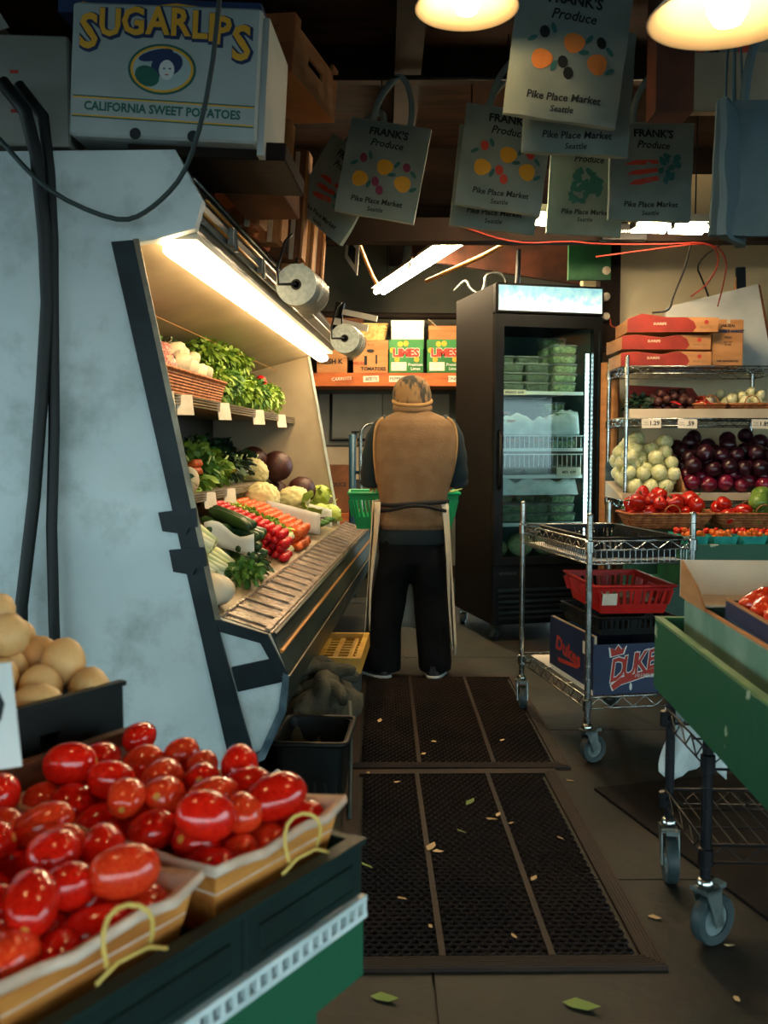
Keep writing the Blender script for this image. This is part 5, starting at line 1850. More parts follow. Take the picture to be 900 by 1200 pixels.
for nm, a, b in (('hanging_rail', (-.35, 4.42, 2.945), (.75, 4.42, 2.945)),):
    pass
rail = thing('hanging_rail', 'dark steel rail carrying the tote bag with the lemon and plum print', 'rail', (0, 0, 0))
obj('rail_pipe', MB().tube([(-.60, 4.42, 2.94), (1.95, 4.42, 2.94)], .012, 8), 'black_metal', rail, True)
for x in (-.5, .7, 1.9):
    obj('rail_hanger', MB().tube([(x, 4.42, 2.94), (x, 4.42, 3.15)], .006, 6), 'black_metal', rail)
rail = thing('hanging_rail', 'dark steel rail carrying the largest tote bag', 'rail', (0, 0, 0))
obj('rail_pipe', MB().tube([(.30, 3.46, 3.03), (1.95, 3.46, 3.03)], .012, 8), 'black_metal', rail, True)
for x in (.4, 1.9):
    obj('rail_hanger', MB().tube([(x, 3.46, 3.03), (x, 3.46, 3.15)], .006, 6), 'black_metal', rail)
FD_ = lambda fn: fruit_decal(fn)
tote('cotton tote bag with lemon and plum print hanging by itself beside the wooden crate', (.035, 4.42, 2.735), .375, .43, 11, -6, 2.94, FD_)
tote('tilted cotton tote bag with red carrot print half hidden beside the cartons', (-.12, 4.60, 2.66), .36, .40, 38, -30, 2.94, carrot_decal, hl=.20)
tote('cotton tote bag with yellow lemon print above the fluorescent light', (.555, 4.24, 2.735), .385, .44, 7, 4, 2.94, lambda fn: fruit_decal(fn, 'yellow_print', 'red_print'))
tote('cotton tote bag hanging behind the one with the yellow lemon print', (.55, 4.46, 2.72), .40, .46, 6, 2, 2.94, None, True)
tote('large cotton tote bag with peach print hanging next to the timber upright', (.685, 3.46, 2.885), .41, .47, 7, 2, 3.03, lambda fn: fruit_decal(fn, 'orange_print', 'ink'))
tote('cotton tote bag hanging behind the large peach print bag', (.74, 3.62, 2.80), .40, .45, 3, 0, 3.03, None)
tote('cotton tote bag with dark green leaf print tucked behind the carrot print bag', (.985, 4.62, 2.725), .36, .45, 3, 0, 2.94, greens_decal)
tote('cotton tote bag with red carrot bunch print below the timber board', (1.225, 4.40, 2.73), .385, .44, 1, 3, 2.94, carrot_decal)
tote('cotton tote bag with peach print above the timber board', (1.24, 3.58, 2.97), .42, .34, 2, 0, 3.03, lambda fn: fruit_decal(fn, 'red_print', 'ink'), hl=.06)
tote('plain bluish bag hanging below the timber board, its narrow side showing', (1.19, 3.28, 2.40), .30, .44, -2, 58, 3.03, None, False, 'tote_blue', hl=.30)
tote('plain bluish bag hanging below the timber board, its broad side showing', (1.30, 3.26, 2.42), .34, .45, 2, -6, 3.03, None, False, 'tote_blue', hl=.28)

# ================================================================== cartons on top of the case
SB = thing('potato_carton', 'white carton with arched yellow brand lettering on the display case', 'carton', (-.975, 2.97, 2.215), (R(0), R(3.5), R(-3)))
sw_, sd_, sh_ = .585, .40, .40
obj('carton_body', MB().bevbox((sw_ / 2, sd_ / 2, sh_ / 2), (sw_, sd_, sh_), .008), 'carton_dimmed', SB)
obj('edge_strip', MB().bb(sw_ + .0005, sw_ + .02, .02, sd_ - .02, -.03, sh_ - .02), 'carton_dimmed', SB)
obj('lid', MB().box((sw_ / 2 - .05, sd_ / 2 + .08, sh_ + .025), (sw_ + .06, sd_, .05)), 'ink_blue', SB)
obj('lid_print', MB().add([(.0, -.0 + .07, sh_ + .005), (.45, .07, sh_ + .005), (.45, .07, sh_ + .02), (.30, .07, sh_ + .035), (.15, .07, sh_ + .015), (.0, .07, sh_ + .03)], [(0, 1, 2, 3, 4, 5)]), 'yellow_print', SB)
gw = []
for k, ch in enumerate('SUGARLIPS'):
    g_ = text_mb(ch, .112 * (1.28 if k in (0, 8) else 1.0), .0035)
    xs_ = [v_[0] for v_ in g_.v]
    gw.append((g_, (min(xs_) + max(xs_)) / 2, max(xs_) - min(xs_)))
sc_ = (sw_ - .055) / (sum(g_[2] for g_ in gw) + 8 * .004)
x = .025
for k, (g_, gc, wdt) in enumerate(gw):
    ch = 'SUGARLIPS'[k]
    xc = x + wdt * sc_ / 2
    f = (xc - sw_ / 2) / (sw_ / 2)
    zc = .318 + .028 * (1 - f * f) - (.020 if k in (0, 8) else 0) - .03 * max(0, f) ** 2
    for nm, bo, m_, yy, off in (('letter_shadow', .0095, 'ink_blue', -.0009, .004), ('brand_letter', .0035, 'yellow_print', -.0019, 0)):
        obj(nm, text_mb(ch, .112 * (1.28 if k in (0, 8) else 1.0), bo).xf(lambda p, xc=xc, zc=zc, yy=yy, off=off, gc=gc: ((p.x - gc) * sc_ + xc + off, yy, p.z + zc - off)), m_, SB)
    x += (wdt + .004) * sc_
obj('emblem_ring', disc_mb(.285, .207, .106, .076, 32).xf(lambda p: (p.x, -.0008, p.z)), 'ink_green', SB)
obj('emblem_ring', disc_mb(.285, .207, .098, .069, 32).xf(lambda p: (p.x, -.0014, p.z)), 'yellow_print', SB)
obj('emblem_field', disc_mb(.285, .207, .090, .062, 32).xf(lambda p: (p.x, -.0020, p.z)), 'skin_print', SB)
obj('emblem_hair', disc_mb(.30, .222, .050, .036, 18, .3).xf(lambda p: (p.x, -.0026, p.z)), 'ink_blue', SB)
obj('emblem_hat', disc_mb(.265, .248, .055, .016, 16, .25).xf(lambda p: (p.x, -.0029, p.z)), 'ink_blue', SB)
obj('emblem_face', disc_mb(.30, .205, .024, .030, 16).xf(lambda p: (p.x, -.0032, p.z)), 'white_box', SB)
obj('emblem_shoulder', disc_mb(.24, .185, .040, .030, 14, -.4).xf(lambda p: (p.x, -.0028, p.z)), 'ink_green', SB)
for xx in (.292, .31):
    obj('emblem_eye', disc_mb(xx, .209, .004, .0025, 8).xf(lambda p: (p.x, -.0036, p.z)), 'ink_blue', SB)
obj('emblem_mouth', disc_mb(.301, .191, .006, .0022, 8).xf(lambda p: (p.x, -.0036, p.z)), 'ink_red', SB)
for z in (.122, .118, .060, .064):
    obj('print_line', MB().add([(.01, -.0009, z), (sw_ - .01, -.0009, z - .012), (sw_ - .01, -.0009, z - .016), (.01, -.0009, z - .004)], [(0, 1, 2, 3)]), 'ink_green' if z in (.122, .060) else 'yellow_print', SB)
obj('print_words', text_mb('CALIFORNIA SWEET POTATOES', .0365, .0012).xf(lambda p: (p.x * .93 + .29, -.0010, p.z + .090 - (p.x + .29) * .02)), 'ink_green', SB)
for xx in (.21, .39):
    obj('carton_hole', disc_mb(xx, .012, .018, .018, 14).xf(lambda p: (p.x, -.0010, p.z)), 'ink', SB)
gbx = thing('grey_carton', 'dim grey open carton beside the white brand carton', 'carton', (-1.23, 3.02, 2.2), R(4))
obj('carton_body', MB().bevbox((.12, .2, .17), (.24, .40, .34), .006), 'grey_wall', gbx)
obj('flap', MB().prism([(0, .34), (.06, .36), (.0, .46)], .0, .006), 'grey_wall', gbx)
for z in (.10, .22):
    obj('staple', MB().bb(.06, .085, -.002, -.0005, z, z + .01), 'ink_red', gbx)
tag(obj('wooden_plank', MB().bevbox((0, 0, 0), (.50, .42, .055), .004), 'beam_wood', None, loc=(-.545, 3.22, 2.185), rot=(0, R(3), R(-3))), 'dark plank under the white brand carton on the case', 'plank')
hb_ = thing('dark_carton', 'shadowed brown carton overhanging the canopy below the brand carton', 'carton', (-.60, 3.44, 2.185), R(-4))
obj('carton_body', MB().bevbox((.11, .25, .055), (.22, .5, .11), .004), 'cardboard_dark', hb_)

# tall flat cartons standing on the canopy top, and the wooden fruit box above
for k, (x, y, w_, h, m_, lab) in enumerate(((-.62, 4.05, .20, .62, 'cardboard_orange', 'tall orange brown folded carton nearest the brand carton on the canopy'),
                                           (-.56, 4.34, .19, .56, 'cardboard', 'tall folded carton standing second on the canopy'),
                                           (-.50, 4.72, .18, .54, 'cardboard_dark', 'dark tall folded carton standing third on the canopy'),
                                           (-.47, 5.05, .16, .50, 'cardboard', 'pale edged tall folded carton standing fourth on the canopy'),
                                           (-.44, 5.45, .15, .48, 'cardboard_dark', 'narrow dark folded carton standing last on the canopy'))):
    t = thing('folded_carton', lab, 'carton', (x, y, 2.172), (R(-3), R(4), R(-12 + k * 3)), 'folded cartons on the canopy')
    obj('carton_sheet', MB().bevbox((0, 0, h / 2), (w_, .10, h), .01), m_, t)
    obj('sheet_edge', MB().bb(w_ / 2 + .0005, w_ / 2 + .012, -.05, .05, .01, h - .01), 'cardboard', t)
    obj('sheet_edge', MB().bb(w_ / 2 - .05, w_ / 2 - .03, -.062, -.0505, .0, h - .02), 'cardboard_pale', t)
wb = thing('wooden_fruit_box', 'orange wooden fruit box with a grip slot on the tall cartons', 'box', (-.60, 4.0, 2.80), (R(-3), R(4), R(-16)))
obj('end_board', MB().bb(0, .23, 0, .014, .0, .115), 'cardboard_orange', wb)
obj('end_board', MB().bb(0, .23, .0, .014, .120, .235), 'cardboard_orange', wb)
sb = MB().bb(.216, .23, .0145, .55, .0, .10).bb(.216, .23, .0145, .55, .14, .20).bb(.216, .23, .0145, .18, .10, .14).bb(.216, .23, .36, .55, .10, .14)
obj('side_board', sb, 'cardboard', wb)
obj('side_board', MB().bb(.0, .014, .0145, .55, .0, .20), 'cardboard', wb)
obj('side_tab', MB().bb(.216, .23, .0145, .07, .2005, .235), 'cardboard', wb)
obj('side_tab', MB().bb(.216, .23, .48, .55, .2005, .235), 'cardboard', wb)
obj('box_floor', MB().bb(.014, .216, .0145, .55, .0, .012), 'cardboard', wb)
for z in (.055, .175):
    obj('box_print', text_mb('CITRUS', .03, .0008).xf(lambda p, z=z: (p.x + .11, -.0010, p.z + z)), 'cardboard_dark', wb)
tag(obj('support_carton', MB().bevbox((0, 0, .30), (.22, .36, .60), .008), 'cardboard_orange', None, loc=(-.66, 4.32 + .02, 2.172), rot=(0, 0, R(-4))), 'brown carton holding up the orange wooden fruit box', 'carton')

# ================================================================== back shelf with cartons
BS = thing('wall_shelf', 'long orange wooden wall shelf at the back with stuck-on labels', 'shelf', (0, 0, 0))
obj('shelf_board', MB().bb(-1.0, .85, 8.40, 8.97, 1.80, 1.915), 'shelf_wood', BS)
for x in (-.95, .78):
    obj('bracket', MB().bb(x, x + .05, 8.5, 8.97, 1.55, 1.80), 'beam_wood', BS)
for x, wt, txt, r_ in ((-.38, .22, 'CARROTS', -4), (-.115, .14, 'BEETS', -2), (.12, .15, 'PEPPERS', 0), (.63, .12, 'ONION', 0)):
    o = obj('shelf_label', MB().box((0, 0, 0), (wt, .002, .055)), 'tag_paper' if x > -.2 else 'shelf_wood', BS, loc=(x, 8.398, 1.862), rot=(0, R(r_), 0))
    obj('label_word', text_mb(txt, .04, .0004, .2).xf(lambda p: (p.x, -.002, p.z)), 'ink' if x > -.2 else 'tag_paper', o)


def carton(label, x, y, z, w_, d_, h, mat, words=(), rz=0., hole=None, flap=0., nm='carton'):
    t = thing(nm, label, 'carton', (x, y, z), R(rz), 'cartons on the back shelf')
    obj('carton_body', MB().bevbox((w_ / 2, d_ / 2, h / 2), (w_, d_, h), .004), mat, t)
    obj('lid', MB().bb(-.003, w_ + .003, -.003, d_ + .003, h * .72, h + .004), mat, t)
    for txt, s_, px, pz, m_, bo in words:
        obj('carton_print', text_mb(txt, s_, bo).xf(lambda p, px=px, pz=pz: (p.x + px, -.0042, p.z + pz)), m_, t)
    if hole:
        obj('hand_hole', disc_mb(hole[0], hole[1], .035, .014, 14).xf(lambda p: (p.x, -.0042, p.z)), 'ink', t)
    return t


carton('brown carton with bold black print at the end of the back shelf', -.60, 8.43, 1.917, .27, .40, .25, 'cardboard', (('FRESH K', .06, .12, .10, 'ink', .002),))
tmt = carton('brown tomato carton with a hand hole on the back shelf', -.275, 8.43, 1.917, .31, .40, .285, 'cardboard', (('TOMATOES', .042, .18, .035, 'ink', .0014), ('RED RIPE', .03, .06, .085, 'ink_red', .0008), ('fresh', .03, .16, .25, 'cardboard_dark', .0002)), hole=(.155, .195))
obj('print_mark', MB().bb(.10, .125, -.006, -.0044, .07, .15), 'ink', tmt)
obj('print_mark', MB().bb(.20, .215, -.006, -.0044, .08, .16), 'ink', tmt)
for i, x in enumerate((.045, .385)):
    t = carton(('green lime carton with red lettering beside the tomato carton', 'green lime carton with red lettering next to the fridge')[i], x, 8.43, 1.917, .305, .40, .29, 'lime_box',
               (('LIMES', .095, .15, .175, 'ink_red', .005), ('Premium\nLimes', .036, .235, .055, 'white_box', .0008)))
    obj('label_panel', MB().bb(.02, .155, -.0056, -.0042, .02, .095), 'tag_paper', t)
    for xx, zz in ((.10, .255), (.15, .26), (.03, .2), (.245, .12), (.07, .12)):
        obj('fruit_print', disc_mb(xx, zz, .024, .024, 12).xf(lambda p: (p.x, -.0040, p.z)), 'yellow_print', t)
    obj('word_outline', text_mb('LIMES', .095, .009).xf(lambda p: (p.x + .15, -.0039, p.z + .175)), 'tag_paper', t)
wicker_basket('wicker_basket', 'pale woven basket on top of the tomato carton', (-.10, 8.60, 2.207), 0, .22, .24, .145, 'wicker_pale', False, .025)
carton('plain white carton on top of the green lime carton', .065, 8.44, 2.213, .29, .36, .165, 'white_box')
t = carton('open brown carton on the lime carton next to the fridge', .40, 8.46, 2.213, .29, .34, .12, 'cardboard')
obj('open_flap', MB().box((.03, .1, .15), (.10, .25, .004), (0, R(40), 0)), 'cardboard_pale', t)
t = carton('dark carton behind the far bag roll on the back shelf', -.52, 8.60, 2.175, .33, .30, .30, 'cardboard_dark')
# hand truck and stacked goods at the back wall
ht = thing('hand_truck', 'blue hand truck with a chrome handle against the back wall', 'hand truck', (-.20, 7.7, 0))
obj('rail', MB().tube([(-.06, .0, .02), (-.06, .05, 1.36)], .03, 8), 'blue_metal', ht, True)
obj('rail', MB().tube([(.30, .0, .02), (.30, .05, 1.30)], .026, 8), 'blue_metal', ht, True)
obj('handle', MB().tube(smooth_path([(.02, .03, .5), (.0, .0, 1.32), (.03, 0, 1.44), (.15, 0, 1.46), (.24, 0, 1.44), (.27, 0, 1.32), (.25, 0, .5)], 2), .014, 8), 'chrome', ht, True)
for z in (.3, .7, 1.05):
    obj('cross_bar', MB().tube([(-.06, .03, z), (.30, .03, z)], .014, 6), 'blue_metal', ht, True)
obj('toe_plate', MB().bb(-.08, .32, -.22, .02, .0, .012), 'steel', ht)
for x in (-.11, .35):
    obj('wheel', MB().lathe([(.03, -.03), (.10, -.03), (.115, -.015), (.115, .015), (.10, .03), (.03, .03), (.03, -.03)], 20, m=Matrix.Rotation(PI / 2, 3, 'Y')), 'black_rubber', ht, True, (x, .1, .115), auto=40)
sbk = thing('side_bench', 'orange wooden bench holding cartons at the back wall', 'bench', (-.75, 8.3, 0))
obj('bench_top', MB().bb(0, .52, 0, .6, .55, .67), 'shelf_wood', sbk)
for x in (.02, .45):
    obj('leg', MB().bb(x, x + .05, .03, .08, 0, .55), 'beam_wood', sbk)
carton('dim brown carton standing on the orange bench', -.62, 8.40, .672, .34, .35, .42, 'cardboard_dark', (('PRODUCE', .05, .17, .25, 'ink', .001),))['group'] = 'goods on the bench'

# ================================================================== produce in the refrigerated case


def dz(x):
    return .702 + (.06 - x) * .2694


CROT = (0, 0, -AL)
rq = random.Random(12)

# --- fennel-pale celery heads at the near end
def celery(label, x, s, z, tilt, yaw, k):
    t = thing('celery_head', label, 'celery', cw(x, s, z), (0, R(tilt), R(yaw) - AL), 'celery heads in the case')
    for i in range(7):
        q = 6.28 * i / 7
        c, sn = math.cos(q), math.sin(q)
        obj('stalk', MB().tube([(.022 * c, .022 * sn, 0), (.034 * c, .034 * sn, .08), (.030 * c, .030 * sn, .17), (.05 * c, .05 * sn, .27)], [.02, .021, .015, .008], 7, flat=.7), 'celery_white', t, True)
    obj('foliage', leafy(MB(), (0, 0, .30), (.07, .07, .06), 46, .05, random.Random(k), .4), 'leaf_bright', t, True)['kind'] = 'stuff'


for k, (x, s, dzz, ti, ya) in enumerate(((-.05, .34, .05, -68, 8), (-.06, .46, .05, -66, -6), (-.05, .58, .05, -68, 4), (-.10, .40, .135, -62, -10), (-.09, .53, .135, -64, 8), (-.06, .72, .05, -64, -14), (-.05, .22, .05, -64, 4), (-.11, .65, .13, -60, -4))):
    celery('pale celery head with leafy top lying at the near end of the case', x, s, dz(x) + dzz - .01, ti, ya, k)
tag(obj('fennel_bulb', MB().sphere((0, 0, 0), (.075, .06, .055), 18, 12, lambda d: 1 + .06 * math.cos(6 * math.atan2(d.y, d.x))), 'endive', None, True, cw(.0, .19, .765)), 'white fennel bulb in front of the celery', 'fennel')
bunch('parsley_bunch', 'curly dark parsley bunch in front of the celery', 'herbs', cw(.0, .66, dz(.0)), (.10, .12, .05), 260, .028, 'leaf_mid', 3)
bunch('parsley_bunch', 'dark leafy bunch tucked under the celery tops', 'herbs', cw(.005, .90, dz(0)), (.06, .11, .045), 160, .03, 'leaf_dark', 4)
tag(obj('paper_divider', MB().grid(8, 5, lambda u, v: (-.24 + .22 * u, .012 * math.sin(u * 5), .09 * v + .02 * math.sin(u * 7) * v - (u - .5) * .06)), 'white_box', None, True, cw(.0, 1.02, dz(-.12) + .06), CROT, solid=.003), 'white paper divider standing behind the celery', 'paper')
# --- cucumbers
cuc = MB().tube([(.0, 0, -.15), (0, .003, -.14), (0, .006, -.07), (0, .007, 0), (0, .006, .07), (0, .003, .14), (0, 0, .15)], [.010, .021, .026, .027, .026, .021, .010], 10).mesh('cucumber', 'cucumber', True)
for lay in range(4):
    for i in range(6 - lay):
        s = 1.10 + .058 * i + .029 * lay
        x = -.17
        o = link('cucumber', cuc, None, cw(x, s, dz(x) + .028 + lay * .047), (rq.uniform(0, 6), R(105), -AL + R(rq.uniform(-4, 4))))
        tag(o, 'long dark green cucumber stacked behind the paper divider', 'cucumber', 'cucumbers in the case')
for i in range(5):
    tag(link('cucumber', cuc, None, cw(-.50, 1.2 + .058 * i, dz(-.5) + .028), (rq.uniform(0, 6), R(105), -AL)), 'long dark green cucumber at the back of the case deck', 'cucumber', 'cucumbers at the back of the deck')
# --- radishes, white salad onions, carrots in slanting strips
rad = root_mesh('radish', 'radish', [(0, -1.7), (.05, -1.3), (.25, -.95), (.8, -.55), (1, 0), (.85, .55), (.4, .85), (0, .9)], 10, .03)
won = root_mesh('salad_onion', 'turnip', [(0, -1.1), (.5, -.9), (1, -.1), (.8, .5), (.4, 1.0), (.3, 2.6), (.22, 4.5), (0, 4.6)], 9, .03)
car = root_mesh('carrot', 'carrot', [(0, -4.8), (.25, -4.0), (.6, -2), (.92, -.4), (1, .2), (.8, .7), (.3, .85), (0, .86)], 10, .03)


def strip(me, name, label, cat, group, s0, sl, wd, n, r, lay, pitch, x0=.045, x1=-.52, lift=0.):
    cols_ = max(2, int(wd / (2.0 * r)))
    rows_ = max(2, int((x0 - x1) / (2.0 * r)))
    for l in range(lay):
        for i in range(rows_):
            for j in range(cols_):
                x = x0 - r - (i + .5 * (l % 2)) * (x0 - x1 - 2 * r) / rows_ + rq.uniform(-.2, .2) * r
                s = s0 + (x0 - x) * sl + (j + .5 * (l % 2)) * 2.0 * r + rq.uniform(-.2, .2) * r
                z = dz(x) + r + lift + l * 1.55 * r
                o = link(name, me, None, cw(x, s, z), (R(rq.uniform(-12, 12)), R(pitch + rq.uniform(-14, 14)), -AL + R(rq.uniform(-16, 16))), r * rq.uniform(.88, 1.05))
                tag(o, label, cat, group)


strip(rad, 'radish', 'bright red radish in the slanting row in the case', 'radish', 'radishes', 1.40, 1.0, .22, 0, .0215, 4, 70, .055, -.45)
strip(won, 'salad_onion', 'white salad onion between the radishes and the carrots', 'salad onion', 'salad onions', 1.66, 1.1, .16, 0, .0215, 3, -70, .03, -.48)
strip(car, 'carrot', 'orange carrot with its thick end showing in the case', 'carrot', 'carrots', 1.86, 1.3, .42, 0, .0245, 3, 82, .055, -.48)
for k in range(14):
    x = -.40 * rq.random()
    bunch('herb_tuft', 'small tuft of green tops among the salad onions', 'greens', cw(x + .02, 1.68 + (.05 - x) * 1.1 + rq.uniform(0, .12), dz(x) + .085), (.03, .035, .018), 26, .026, ('leaf_bright', 'leaf_yellow')[k % 2], 200 + k, 'green tufts among the onions')
# --- cauliflowers
caul = MB().sphere((0, 0, 0), (1, 1, .78), 56, 36, lambda d: 1.02 - .16 * min(1, noise.voronoi(d * 3.6)[0][0]) - .05 * min(1, noise.voronoi(d * 9)[0][0])).mesh('cauliflower', 'cauli', True)
cfl = leafy(MB(), (0, 0, -.5), (1.0, 1.0, .3), 16, .75, random.Random(4), -.2, -.3, .7).mesh('outer_leaf', 'leaf_yellow', True)
for x, s, dzz, r, lab in ((-.33, 2.80, .14, .120, 'cream cauliflower head beside the brown celeriac'), (-.20, 3.16, .13, .128, 'cream cauliflower head beside the white paper'), (-.47, 3.20, .255, .118, 'cream cauliflower head on top beside the dark beets'), (-.56, 2.99, .085, .10, 'cream cauliflower head underneath the other cauliflowers')):
    o = tag(link('cauliflower', caul, None, cw(x, s, dz(x) + dzz), (R(rq.uniform(-15, 5)), R(25), rq.uniform(0, 6)), r), lab, 'cauliflower', 'cauliflowers')
    l = link('outer_leaf', cfl, o)
    l['kind'] = 'stuff'
cel = MB().sphere((0, 0, 0), (1, 1, .85), 22, 14, lambda d: 1 + .10 * noise.noise(d * 5) + .06 * noise.noise(d * 12)).mesh('celeriac', 'celeriac', True)
for x, s, lab in ((-.58, 2.25, 'brown knobbly celeriac at the back of the case deck'), (-.60, 2.52, 'brown knobbly celeriac beside the carrots')):
    tag(link('celeriac', cel, None, cw(x, s, dz(x) + .085), rrot(rq), .105), lab, 'celeriac', 'celeriac roots')
# --- big dark beets, cabbages, leeks and paper at the far end
bbt = MB().sphere((0, 0, 0), (1, 1, .97), 22, 14, lambda d: 1 + .04 * noise.noise(d * 3) + .5 * max(0, -d.z - .9)).mesh('large_beet', 'beet', True)
for x, s, z, r in ((-.52, 3.44, 1.16, .105), (-.36, 3.50, 1.125, .108), (-.20, 3.56, .955, .100), (-.40, 3.62, .93, .10), (-.56, 3.63, .96, .10)):
    tag(link('large_beet', bbt, None, cw(x, s, z), (R(rq.uniform(-20, 20)), R(rq.uniform(-20, 20)), rq.uniform(0, 6)), r), 'large round blackish beet piled by the far end panel', 'beet', 'large beets')
cab = MB().sphere((0, 0, 0), (1, 1, .92), 22, 14, lambda d: 1 + .05 * noise.noise(d * 2.5)).mesh('cabbage', 'cabbage', True)
cbl = leafy(MB(), (0, 0, -.15), (.75, .75, .6), 18, .75, random.Random(9), .3, .9, .9).mesh('outer_leaf', 'leaf_yellow', True)
for x, s, z, r in ((-.06, 3.46, .80, .072), (.0, 3.63, .79, .07), (-.08, 3.64, .92, .075)):
    o = tag(link('cabbage', cab, None, cw(x, s, z), rrot(rq), r), 'small pale green cabbage against the far end panel', 'cabbage', 'cabbages')
    link('outer_leaf', cbl, o)['kind'] = 'stuff'
tag(obj('paper_divider', MB().grid(8, 5, lambda u, v: (-.30 + .33 * u, .015 * math.sin(u * 5), .13 * v - (u - .5) * .08)), 'white_box', None, True, cw(.02, 2.66, dz(-.1) + .02), CROT, solid=.003), 'white paper divider between the carrots and the cauliflowers', 'paper')
tag(obj('paper_divider', MB().grid(8, 5, lambda u, v: (-.26 + .28 * u, .015 * math.sin(u * 4), .12 * v - (u - .5) * .07)), 'white_box', None, True, cw(.03, 3.25, dz(-.1) + .01), CROT, solid=.003), 'white paper divider beside the small cabbages', 'paper')
for k in range(6):
    s = 2.74 + .075 * k
    t = thing('eggplant', 'slim black eggplant lying in front of the cauliflowers', 'eggplant', cw(-.05 + .01 * (k % 2), s, dz(-.05) + .035), (0, R(78), -AL + R(rq.uniform(-20, 20))), 'slim eggplants')
    obj('eggplant_body', MB().tube([(0, 0, -.11), (0, 0, -.10), (0, .004, -.05), (0, .005, .02), (0, .002, .08), (0, 0, .10)], [.008, .024, .031, .029, .021, .012], 10), 'eggplant', t, True)
    obj('calyx', MB().tube([(0, 0, .085), (0, 0, .105), (.006, 0, .13)], [.021, .014, .006], 8), 'calyx', t, True)
for k in range(4):
    bunch('herb_bunch', 'deep green herb bunch at the back of the case deck', 'herbs', cw(-.68, 1.75 + .45 * k, dz(-.68)), (.10, .14, .06), 60, .05, 'leaf_deep', 40 + k, 'herb bunches at the back of the deck')

# --- lower shelf (z 1.03)
Z2 = 1.032
wicker_basket('wicker_basket', 'small wicker basket of pale lettuce on the lower case shelf', cw(-.52, 1.08, Z2), -AL, .16, .34, .07, flare=.02)
lab2 = 'frilly pale green lettuce in the wicker basket on the lower shelf'
for s, x, m_ in ((.96, -.53, 'leaf_yellow'), (1.16, -.53, 'leaf_yellow'), (1.06, -.58, 'leaf_bright')):
    bunch('lettuce', lab2, 'lettuce', cw(x, s, Z2 + .03 + (.09 if m_ == 'leaf_bright' else 0)), (.085, .10, .06), 90, .07, m_, int(s * 100), 'lettuces in the lower basket', .6, .6, .8, base='cabbage')
bunch('parsley_bunch', 'dark flat parsley bunch beside the lettuce basket', 'herbs', cw(-.50, 1.42, Z2), (.09, .09, .065), 110, .045, 'leaf_dark', 61)
o = tag(obj('fennel_bulb', MB().sphere((0, 0, 0), (.055, .05, .065), 16, 10, lambda d: 1 + .06 * math.cos(6 * math.atan2(d.y, d.x))), 'endive', None, True, cw(-.46, 1.57, Z2 + .06)), 'white fennel bulb on the lower case shelf', 'fennel')
for k in range(8):
    tag(link('carrot', car, None, cw(-.47, 1.72 + .035 * (k % 4), Z2 + .10 + .04 * (k // 4)), (0, R(65), -AL + R(rq.uniform(-10, 10))), .02), 'bundled orange carrot on the lower case shelf', 'carrot', 'bundled carrots')
bunch('lettuce', 'broad green lettuce under the bundled carrots', 'lettuce', cw(-.52, 1.80, Z2), (.10, .14, .035), 60, .07, 'leaf_bright', 63, None, .2, .4, .8)
for k, (s, m_, lab) in enumerate(((2.08, 'leaf_mid', 'mid green chard bunch on the lower case shelf'), (2.34, 'leaf_bright', 'bright green chard bunch on the lower case shelf'), (2.62, 'leaf_dark', 'dark kale bunch next to the chard'), (2.92, 'leaf_deep', 'blackish kale bunch on the lower case shelf'), (3.22, 'leaf_dark', 'dark kale bunch beside the white bulbs'))):
    bunch('greens_bunch', lab, 'greens', cw(-.53, s, Z2), (.115, .15, .11), 260, .042, m_, 70 + k, None, .5, .5, .6, stems=4)
for s in (3.40, 3.52):
    tag(obj('fennel_bulb', MB().sphere((0, 0, 0), (.055, .05, .06), 14, 9, lambda d: 1 + .06 * math.cos(6 * math.atan2(d.y, d.x))), 'endive', None, True, cw(-.50, s, Z2 + .058)), 'white fennel bulb at the far end of the lower shelf', 'fennel', 'far fennel bulbs')
for k in range(10):
    bunch('greens_bunch', 'dark leafy greens stacked against the back of the lower shelf', 'greens', cw(-.72, .35 + .34 * k, Z2 + .02), (.11, .17, .15), 200, .052, ('leaf_dark', 'leaf_deep', 'leaf_dark', 'leaf_mid')[k % 4], 90 + k, 'greens at the back of the lower shelf', .5, .5, .6)
for k, s in enumerate((.50, .70)):
    bunch('lettuce', 'frilly yellow green lettuce at the near end of the lower shelf', 'lettuce', cw(-.52, s, Z2), (.10, .10, .08), 90, .07, 'leaf_yellow', 120 + k, 'near lettuces', .6, .6, .8, base='cabbage')
for k, (s, z) in enumerate(((1.62, .16), (2.2, .17))):
    bunch('lettuce', 'tall romaine lettuce standing behind the carrots', 'lettuce', cw(-.60, s, Z2 + .02), (.08, .10, z * .6), 70, .11, 'leaf_bright', 130 + k, 'romaine lettuces', 1.2, .3, .45)

# --- upper shelf (z 1.47)
Z1 = 1.472
wicker_basket('wicker_basket', 'long wicker basket of radicchio and endive on the upper case shelf', cw(-.40, 1.18, Z1), -AL, .16, 1.05, .10, flare=.025, handle=False, rows=8)
rdm = MB().sphere((0, 0, 0), (1, 1, 1.05), 18, 12, lambda d: 1 + .08 * noise.noise(d * 3)).mesh('radicchio', 'radicchio', True)
rdl = leafy(MB(), (0, 0, -.1), (.8, .8, .7), 16, .6, random.Random(14), .3, .8, .9).mesh('outer_leaf', 'endive', True)
for x, s, z in ((-.42, .78, .13), (-.40, .95, .12), (-.44, 1.05, .17), (-.46, .86, .20)):
    o = tag(link('radicchio', rdm, None, cw(x, s, Z1 + z), rrot(rq), .068), 'red and white radicchio head in the long wicker basket', 'radicchio', 'radicchio heads')
    link('outer_leaf', rdl, o)['kind'] = 'stuff'
